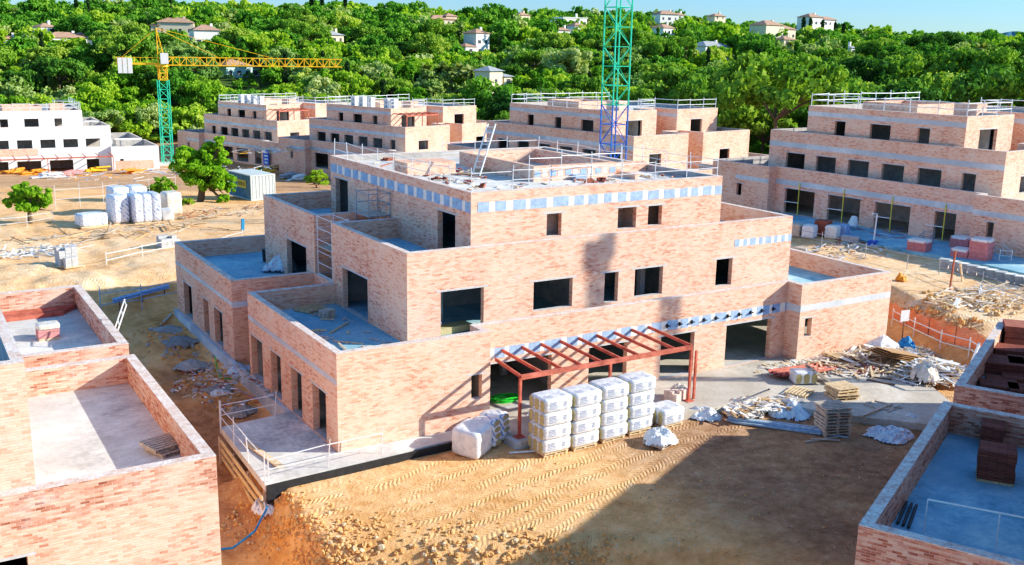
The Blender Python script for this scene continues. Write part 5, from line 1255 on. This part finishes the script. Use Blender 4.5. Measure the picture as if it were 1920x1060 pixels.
def trunk_mesh(name, h, r, cs, seed, n=6):
    mb = MB(); rr = random.Random(seed); p = Vector((0, 0, -.6)); k = 4; pts = [p]
    for i in range(k): p = Vector((rr.uniform(-.12, .12)*h*.3*(i+1)/k, rr.uniform(-.12, .12)*h*.3*(i+1)/k, h*(i+1)/k)); pts.append(p)
    for i in range(k): mb.tube(pts[i], pts[i+1], r*(1-.13*i), 7, 0, r*(1-.13*(i+1)))
    idx = list(range(len(cs))); rr.shuffle(idx)
    for i in idx[:n]:
        e = Vector(cs[i]); m = pts[-1].lerp(e, .5)+Vector((0, 0, .1)); mb.tube(pts[-1], m, r*.45, 5, 0, r*.3); mb.tube(m, e, r*.3, 5, 0, r*.1)
    me_o = mb; 
    me = bpy.data.meshes.new(name); me.from_pydata(mb.v, [], mb.f); me.materials.append(M['bark']); me.update(); return me
LIB = {}
def make_kind(key, kind, seed, nclump, nleaf, size, R_, Hh, rc, base, tr, mat):
    q, cs = crown_arrays(seed, kind, nclump, nleaf, size, R_, Hh, rc); q = q+np.array([0, 0, base]); cs = cs+np.array([0, 0, base])
    LIB[key] = (mesh_from_quads('crown', q, mat), trunk_mesh('trunk', base+Hh*.15, tr, cs, seed, 7), q)
for i in range(5): make_kind(('oak', i), 'oak', 20+i, 34+3*i, 5200, .34, 3.6+.2*i, 5.0, 1.15, 1.6, .26, M['leaf_oak'])
for i in range(3): make_kind(('oak', 5+i), 'oak', 70+i, 34, 5200, .34, 3.7, 4.8, 1.15, 1.6, .26, M['leaf_olive'])
for i in range(2): make_kind(('oak', 8+i), 'oak', 80+i, 32, 5200, .32, 3.5, 6.0, 1.2, 1.6, .26, M['leaf_deep'])
for i in range(4): make_kind(('pine', i), 'pine', 40+i, 34, 5600, .30, 4.3, 5.0, 1.1, 4.2, .25, M['leaf_pine'])
for i in range(2): make_kind(('cypress', i), 'cypress', 60+i, 26, 2200, .26, .75, 8.5, .45, .3, .15, M['leaf_dark'])
def palm_meshes(seed):
    rr = random.Random(seed); mb = MB()
    for k in range(46):
        a = rr.uniform(0, 6.28); el = rr.uniform(-.9, 1.2); L = rr.uniform(1.5, 2.1); p = Vector((0, 0, 7.0)); d = Vector((math.cos(a)*math.cos(el), math.sin(a)*math.cos(el), math.sin(el)))
        s = Vector((-math.sin(a), math.cos(a), 0)); pv = p; wv = .08
        for i in range(5):
            q = pv+d*L/5; d = (d+Vector((0, 0, -.22))).normalized(); w2 = .42*math.sin((i+1.4)/6.2*math.pi)
            mb.quad([pv-s*wv, q-s*w2-Vector((0, 0, .1)), q, pv]); mb.quad([pv, q, q+s*w2-Vector((0, 0, .1)), pv+s*wv]); pv = q; wv = w2
    c = bpy.data.meshes.new('crown'); c.from_pydata(mb.v, [], mb.f); c.materials.append(M['leaf_palm']); c.update()
    mb2 = MB(); mb2.tube((0, 0, -.6), (.1, 0, 3.5), .24, 8, 0, .19); mb2.tube((.1, 0, 3.5), (0, 0, 6.8), .19, 8, 0, .2); mb2.tube((0, 0, 5.9), (0, 0, 6.9), .3, 8, 0, .42)
    t = bpy.data.meshes.new('trunk'); t.from_pydata(mb2.v, [], mb2.f); t.materials.append(M['bark']); t.update()
    LIB[('palm', seed)] = (c, t, np.array([[mb.v[i] for i in f] for f in mb.f]))
palm_meshes(0); palm_meshes(1)
NAMES = {'oak': ('broadleaf_tree', 'rounded broadleaf tree in the woodland behind the building site'), 'pine': ('pine_tree', 'taller umbrella crowned pine in the woodland behind the building site'), 'cypress': ('cypress_tree', 'narrow dark cypress rising from the wooded hillside'), 'palm': ('palm_tree', 'fan palm on a bare trunk in the wooded hillside')}
def tree(key, x, y, s, rz, sz=1.0, label=None, group=None, name=None, sx=1.0, z=None):
    kd = key[0]; nm, lb = NAMES[kd]
    o = thing(name or nm, label or lb, 'tree', (x, y, hz(x, y) if z is None else z), rz, group or ('%s trees of the woodland' % kd)); o.scale = (s*sx, s*sx, s*sz)
    for part, me in (('crown', LIB[key][0]), ('trunk', LIB[key][1])):
        c = bpy.data.objects.new(part, me); COL.objects.link(c); c.parent = o
    return o

# ---- villas on the hillside -------------------------------------------------
CLEAR = []; rw = random.Random(4)
def villa(px, py, F, w_, d_, h, rz, label, wall='villa_white', roof='roof_tile', flat=False, wings=(), chim=True, tower=False):
    """px,py = middle of the wall base as seen; F = distance"""
    P_ = atF(px, py, F); z = P_.z; w_ *= .85; d_ *= .85; h *= .82; wings = [tuple(v*.84 for v in q) for q in wings]
    t = thing('villa', label, 'house', (P_.x, P_.y, z), -YAW+rz+.6)
    def body(x0, y0, x1, y1, h, nm='wall'):
        mb = MB(); mb.box(x0, y0, -8, x1, y1, h); mb.build(nm, M[wall], t)
        n = max(1, int((x1-x0)/2.4))
        for fl in range(max(1, int(h/2.8))):
            for i in range(n):
                c = x0+(x1-x0)*(i+.5)/n; mb = MB(); ww = rw.choice((.3, .45, .7)); mb.box(c-ww, y0-.03, .9+fl*2.8, c+ww, y0+.05, 2.0+fl*2.8); mb.build('window', M['window_dark'], t)
        if flat:
            mb = MB(); mb.box(x0-.25, y0-.25, h, x1+.25, y1+.25, h+.3); mb.build('roof', M[wall], t)
        else:
            mb = MB(); o_ = .5; rh = min(x1-x0, y1-y0)*.24; cy = (y0+y1)/2; k = min((x1-x0), (y1-y0))/2
            A = [(x0-o_, y0-o_, h), (x1+o_, y0-o_, h), (x1+o_, y1+o_, h), (x0-o_, y1+o_, h)]; R1 = (x0+k*.9, cy, h+rh); R2 = (x1-k*.9, cy, h+rh)
            if R1[0] > R2[0]: R1 = R2 = ((x0+x1)/2, cy, h+rh)
            mb.quad([A[0], A[1], R2, R1]); mb.quad([A[1], A[2], R2]); mb.quad([A[2], A[3], R1, R2]); mb.quad([A[3], A[0], R1]); mb.quad(A[::-1]); mb.build('roof', M[roof], t)
    body(-w_/2, 0, w_/2, d_, h)
    for (x0, y0, x1, y1, hh) in wings: body(x0, y0, x1, y1, hh, 'wing_wall')
    if chim: mb = MB(); mb.box(w_*.2, d_*.4, h, w_*.2+.7, d_*.4+.7, h+2.0); mb.build('chimney', M[wall], t)
    ws = max(w_, *[abs(q[0])*2 for q in wings], *[abs(q[2])*2 for q in wings]) if wings else w_
    hw = ws/2*F_PX/F*1.05; CLEAR.append((px-hw*.62, px+hw*.62, py-(h+1.2)*F_PX/F, py-2.0*F_PX/F, F))
    return t
villa(450, 148, 255, 9, 8, 3.8, .25, 'mint green villa with white arches right of the far crane jib', 'villa_mint', 'roof_tile', wings=((4.5, 1, 8, 8, 3.4), (-6, -2, 8.5, -.1, -.6)))
villa(128, 88, 300, 13, 8, 3.2, .1, 'long white villa with brown hipped roof at the upper left', wings=((4, 2, 9, 9, 4.0),))
villa(92, 66, 320, 6, 6, 3.0, .3, 'small white house peeking out above the long villa at the upper left', 'villa_white')
villa(390, 88, 300, 9, 8, 5.8, -.1, 'two storey white villa with brown roof above the crane jib')
villa(330, 66, 325, 13, 8, 4.8, -.35, 'long pink roofed villa above the crane tower head', 'villa_cream', wings=((-9, 0, -6, 6, 3.4),))
villa(633, 84, 310, 6, 6, 3.4, .3, 'small villa half hidden in the trees right of the upper left villas', 'villa_cream', 'roof_grey')
villa(832, 49, 440, 15, 9, 3.4, 0, 'wide cream villa with flat dormer high on the ridge left of centre', 'villa_cream', wings=((2, 1, 9, 8, 5.0),))
villa(905, 104, 330, 7, 7, 8.5, .2, 'white villa with a square tower above the palm row', 'villa_white', wings=((-9, 0, -3.5, 6, 3.2),))
villa(930, 166, 225, 5.2, 5.2, 4.6, .3, 'pale octagonal roofed garden tower with slate cap beyond the back buildings', 'villa_cream', 'roof_grey', wings=((3.4, 0, 7, 5, 3.0),), chim=False)
villa(985, 46, 440, 7, 7, 4.6, .2, 'small ochre villa on the ridge left of the modern white one', 'villa_cream')
villa(1078, 50, 430, 15, 8, 4.2, 0, 'modern white flat roofed villa on the ridge left of the crane mast', flat=True, wings=((-12, 1, -7.6, 7, 2.6),))
villa(1087, 62, 400, 6, 6, 3.4, 0, 'small white hipped house just below the modern white villa', 'villa_white')
villa(1058, 72, 390, 7, 5, 3.6, 0, 'white house with ochre garden wall below the modern villa', 'villa_white')
villa(1255, 42, 430, 11, 8, 4.0, -.15, 'white villa with terrace high right of the crane mast')
villa(1255, 68, 380, 9, 7, 3.6, .2, 'white villa with a chimney below the one right of the crane mast')
villa(1345, 100, 330, 15, 8, 2.6, .15, 'low villa with three slate gables right of centre', 'villa_white', 'roof_grey')
villa(1452, 74, 380, 13, 9, 6.2, .1, 'large cream villa with balcony on the right hillside', 'villa_cream', wings=((7, 1, 17, 9, 4.6),))
villa(1480, 88, 360, 7, 6, 3.0, 0, 'small ochre house below the large cream villa', 'villa_cream')
villa(1530, 50, 430, 10, 8, 4.6, 0, 'hilltop white villa with cypresses at the right', 'villa_white', 'roof_tile', wings=((7, 1, 17, 8, 3.6),))
villa(1278, 40, 450, 6, 6, 3.0, 0, 'little white house on the ridge right of the mast', 'villa_white')
villa(1600, 106, 330, 5, 5, 3.2, .3, 'tiny grey house hidden in the right woodland', 'villa_white', 'roof_grey')
villa(1350, 40, 455, 8, 6, 2.6, 0, 'low cream house on the ridge above the three gables', 'villa_cream')
villa(20, 86, 330, 5, 5, 2.6, 0, 'small white house at the far left edge of the hillside', 'villa_white')

CLEAR.append((790, 925, 112, 150, 228)); CLEAR.append((410, 490, 118, 146, 253))
for _px in (1507, 1520, 1543, 1567, 1583): CLEAR.append((_px-4, _px+4, 8, 30, 424))
def blocked(x, y, s, hgt_, rad):
    X0, Y0, w1 = proj((x, y, hz(x, y)+hgt_*.62)); Xb, Yb, w2 = proj((x, y, hz(x, y)))
    Xt, Yt, _ = proj((x, y, hz(x, y)+hgt_)); rp = rad*F_PX/w1*.8
    for (a, b_, c, d, F) in CLEAR:
        if w1 < F+rad*.5 and X0+rp > a and X0-rp < b_ and Yt < d-1 and Yb > c: return True
    return False
BL = [main, left, right, RB, B3, B2, B1, WB]
def in_building(x, y):
    for o in BL[3:]:
        c, s = math.cos(-o.rotation_euler.z), math.sin(-o.rotation_euler.z); dx, dy = x-o.location.x, y-o.location.y
        lx, ly = c*dx-s*dy, s*dx+c*dy
        if -4 < lx < 40 and -9 < ly < 31: return True
    return False
rr = random.Random(99); cand = []
def fdist(x, y): return (x-CAM.x)*math.sin(YAW)+(y-CAM.y)*math.cos(YAW)
def edgeF(px):       # where the wood starts for a given picture column
    return float(np.interp(px, [-200, 0, 300, 450, 900, 930, 1330, 1400, 1500, 2200], [172, 172, 172, 196, 172, 150, 150, 128, 124, 118]))
pts = []; grid = {}
def ok(x, y, d):
    k = (int(x//8), int(y//8))
    for i in (-1, 0, 1):
        for j in (-1, 0, 1):
            for (a, b_, e) in grid.get((k[0]+i, k[1]+j), []):
                if (a-x)**2+(b_-y)**2 < (min(d, e))**2: return False
    grid.setdefault(k, []).append((x, y, d)); return True
tries = 0
for tries in range(26000):
    F = 118+(540-118)*rr.random()**.75; px = rr.uniform(-120, 2040); p = atF(px, 100, F); x, y = p.x, p.y
    if F < edgeF(px)+rr.uniform(-3, 5): continue
    if in_building(x, y): continue
    big = px > 1250 and F < 215 and rr.random() < .6
    r = rr.random(); low = F < edgeF(px)+26 and not big
    kd = 'pine' if big or (r < .30 and not low) else 'oak'
    if r > .965 and F > 210: kd = 'cypress'
    elif r > .94 and F > 210: kd = 'palm'
    s = {'oak': rr.choice([rr.uniform(.6, .95), rr.uniform(.85, 1.2), rr.uniform(1.1, 1.6)]), 'pine': rr.uniform(.9, 1.3)*(1.45 if big else 1), 'cypress': rr.uniform(.7, 1.1), 'palm': rr.uniform(.9, 1.4)}[kd]
    if low: s *= .8
    hh = {'oak': 6.8, 'pine': 9.6, 'cypress': 9, 'palm': 8.8}[kd]*s; rad = {'oak': 4.6, 'pine': 5, 'cypress': .8, 'palm': 1.6}[kd]*s
    if not ok(x, y, {'oak': 5.2, 'pine': 5.8, 'cypress': 3, 'palm': 4}[kd]*s*(1 if F < 300 else 1.12)): continue
    if blocked(x, y, s, hh, rad): continue
    pts.append((F/(s), F, kd, x, y, s, rr.uniform(0, 6.28), rr.uniform(.85, 1.15)))
pts.sort()
# palms along the ridge and the row below the tower villa, hilltop cypresses
SPEC = []
for k, (px, py) in enumerate(((800, 162), (828, 160), (846, 160), (862, 158), (882, 160), (912, 160))):
    pq = atF(px, py, 232+k % 2*6); SPEC.append(('palm', pq.x, pq.y, 1.25, 'fan palm of the row below the tower villa', 'palms in the row below the tower villa'))
for k, (px, s) in enumerate(((198, 1.2), (118, 1.2), (245, 1.1), (300, 1.25), (505, 1.1), (1735, 1.1), (1310, 1.2), (1150, 1.0), (1345, 1.0))):
    pq = atF(px, 50, 440); SPEC.append(('palm', pq.x, pq.y, 1.15*s, 'tall palm standing against the sky on the ridge', 'palms on the skyline'))
for k, px in enumerate((1507, 1520, 1543, 1567, 1583, 648, 585, 605, 322, 168, 145)):
    pq = atF(px, 40, 425 if px > 1400 else 400); SPEC.append(('cypress', pq.x, pq.y, 1.25, 'pointed dark cypress breaking the skyline of the hill', 'cypresses on the skyline'))
NI = {'oak': 0, 'pine': 0, 'cypress': 0, 'palm': 0}; rest = []
LIM = {'oak': 210, 'pine': 150, 'cypress': 40, 'palm': 40}
for (_, F, kd, x, y, s, rz, sz) in pts:
    n = {'oak': 10, 'pine': 4, 'cypress': 2, 'palm': 2}[kd]; key = (kd, rr.randrange(n))
    if NI[kd] < LIM[kd]:
        NI[kd] += 1; tree(key, x, y, s, rz, sz)
    else: rest.append((key, x, y, s, rz, sz))
for kd, x, y, s, lab, grp in SPEC:
    z = hz(x, y)
    tree((kd, 0), x, y, s, rr.uniform(0, 6), 1.3 if kd == 'cypress' else .95, lab, grp)
# the far wood: one mass
out = []
for (key, x, y, s, rz, sz) in rest:
    q = LIB[key][2]; n = len(q); F = fdist(x, y); k = 1200 if F < 330 else 750
    if n > k: q = q[np.random.default_rng(int(x*7) & 0xffff).choice(n, k, replace=False)]; c0 = q.mean(1, keepdims=True); q = c0+(q-c0)*(1.75 if k == 1300 else 2.2)
    c, sn = math.cos(rz), math.sin(rz); Rm = np.array([[c, -sn, 0], [sn, c, 0], [0, 0, 1.0]])
    q = (q @ Rm.T)*np.array([s, s, s*sz])+np.array([x, y, hz(x, y)]); mn = LIB[key][0].materials[0].name; out.append((q, {'pine_needles': 'deep_green_leaves', 'cypress_leaves': 'deep_green_leaves', 'palm_fronds': 'olive_leaves'}.get(mn, mn)))
print('trees', NI, 'rest', len(rest))
for mt_, nm_, lb_ in ((M['leaf_oak'], 'far_woodland', 'dense mid green far woodland covering the upper hillside'), (M['leaf_olive'], 'far_woodland', 'grey olive trees mixed through the far hillside woodland'), (M['leaf_deep'], 'far_woodland', 'dark evergreen trees mixed through the far hillside woodland')):
    qs = [q for q, m__ in out if m__ == mt_.name]
    if qs: o = bpy.data.objects.new(nm_, mesh_from_quads(nm_, np.concatenate(qs), mt_)); COL.objects.link(o); tag(o, lb_, 'woodland', None, 'stuff')
# undergrowth along the foot of the wood
under = []; r2 = np.random.default_rng(3); base = LIB[('oak', 0)][2]; sub = base[r2.choice(len(base), 420, replace=False)]
c0 = sub.mean(1, keepdims=True); sub = c0+(sub-c0)*2.0
for i in range(900):
    px = rr.uniform(-60, 1980); F = edgeF(px)+rr.uniform(-6, 130) ; p = atF(px, 100, F)
    if in_building(p.x, p.y): continue
    s = rr.uniform(.25, .5); X0, Y0, w1 = proj((p.x, p.y, hz(p.x, p.y)+1))
    under.append(sub*np.array([s, s, s*.8])+np.array([p.x, p.y, hz(p.x, p.y)-1.4*s]))
o = bpy.data.objects.new('undergrowth', mesh_from_quads('undergrowth', np.concatenate(under), M['leaf_bright'])); COL.objects.link(o); tag(o, 'low green scrub along the foot of the woodland', 'undergrowth', None, 'stuff')

# ---- trees and shrubs on the site
def site_tree(px, py, lobes, trunk, label, mat, seed, nleaf, size, name='olive_tree'):
    x, y, z = on(px, py); r3 = np.random.default_rng(seed); t = thing(name, label, 'tree', (x, y, z)); Q = []; tips = []
    F = fdist(x, y); m = F/F_PX; rt = Vector((math.cos(YAW), -math.sin(YAW), 0)); fw = Vector((math.sin(YAW), math.cos(YAW), 0))
    for (lx, ly, r) in lobes:
        c = rt*((lx-px)*m)+Vector((0, 0, (py-ly)*m))+fw*r3.uniform(-.6, .6)*r*m; R_ = r*m
        q, cs = crown_arrays(int(r3.integers(1e6)), 'oak', 14, int(nleaf*(r/30)**2), size, R_*.85, R_*1.5, R_*.34)
        Q.append(q+np.array(c)-np.array([0, 0, R_*.75])); tips.append(c)
    c = bpy.data.objects.new('crown', mesh_from_quads('crown', np.concatenate(Q), mat)); COL.objects.link(c); c.parent = t
    mb = MB(); fork = Vector((trunk[0]*m, 0, trunk[1]*m)); mb.tube((0, 0, -.4), fork, .34*trunk[2], 8, 0, .24*trunk[2])
    for c in tips:
        mid = fork.lerp(c, .5)+Vector((0, 0, -.2)); mb.tube(fork, mid, .17*trunk[2], 6, 0, .11*trunk[2]); mb.tube(mid, c, .11*trunk[2], 6, 0, .04)
        for k in range(3): e = c+Vector(r3.uniform(-1, 1, 3))*.8; mb.tube(mid, e, .06, 5, 0, .02)
    mb.build('trunk', M['bark'], t); return t
site_tree(375, 378, [(400, 285, 27), (417, 262, 12), (360, 310, 34), (395, 330, 34), (420, 340, 22), (372, 335, 22), (345, 290, 18), (418, 370, 14), (380, 300, 26), (408, 300, 22), (350, 325, 24), (415, 320, 22), (430, 352, 14), (390, 350, 18)], (8, 40, 1.15), 'big gnarled olive like tree with open branches beside the container', M['leaf_bright'], 5, 2600, .2)
site_tree(57, 418, [(45, 360, 20), (35, 378, 20), (60, 385, 22), (82, 365, 17), (90, 378, 12), (50, 370, 24), (68, 362, 18), (75, 382, 15)], (0, 22, .7), 'small bright green tree alone on the sandy yard at the left', M['leaf_bright'], 6, 2600, .18, 'small_tree')
for k, (px, py, r, lab) in enumerate(((308, 368, 30, 'round dark green shrub just left of the big gnarled tree'), (593, 352, 27, 'grey green bushy shrub beside the corner of the middle building'), (484, 334, 17, 'small grey green shrub behind the container'), (352, 385, 12, 'low shrub at the foot of the big tree'))):
    site_tree(px, py, [(px-r*.35, py-r*.5, r*.6), (px+r*.35, py-r*.5, r*.6), (px, py-r*.8, r*.55)], (0, 4, .3), lab, M['leaf_oak'], 30+k, 3200, .16, 'shrub')
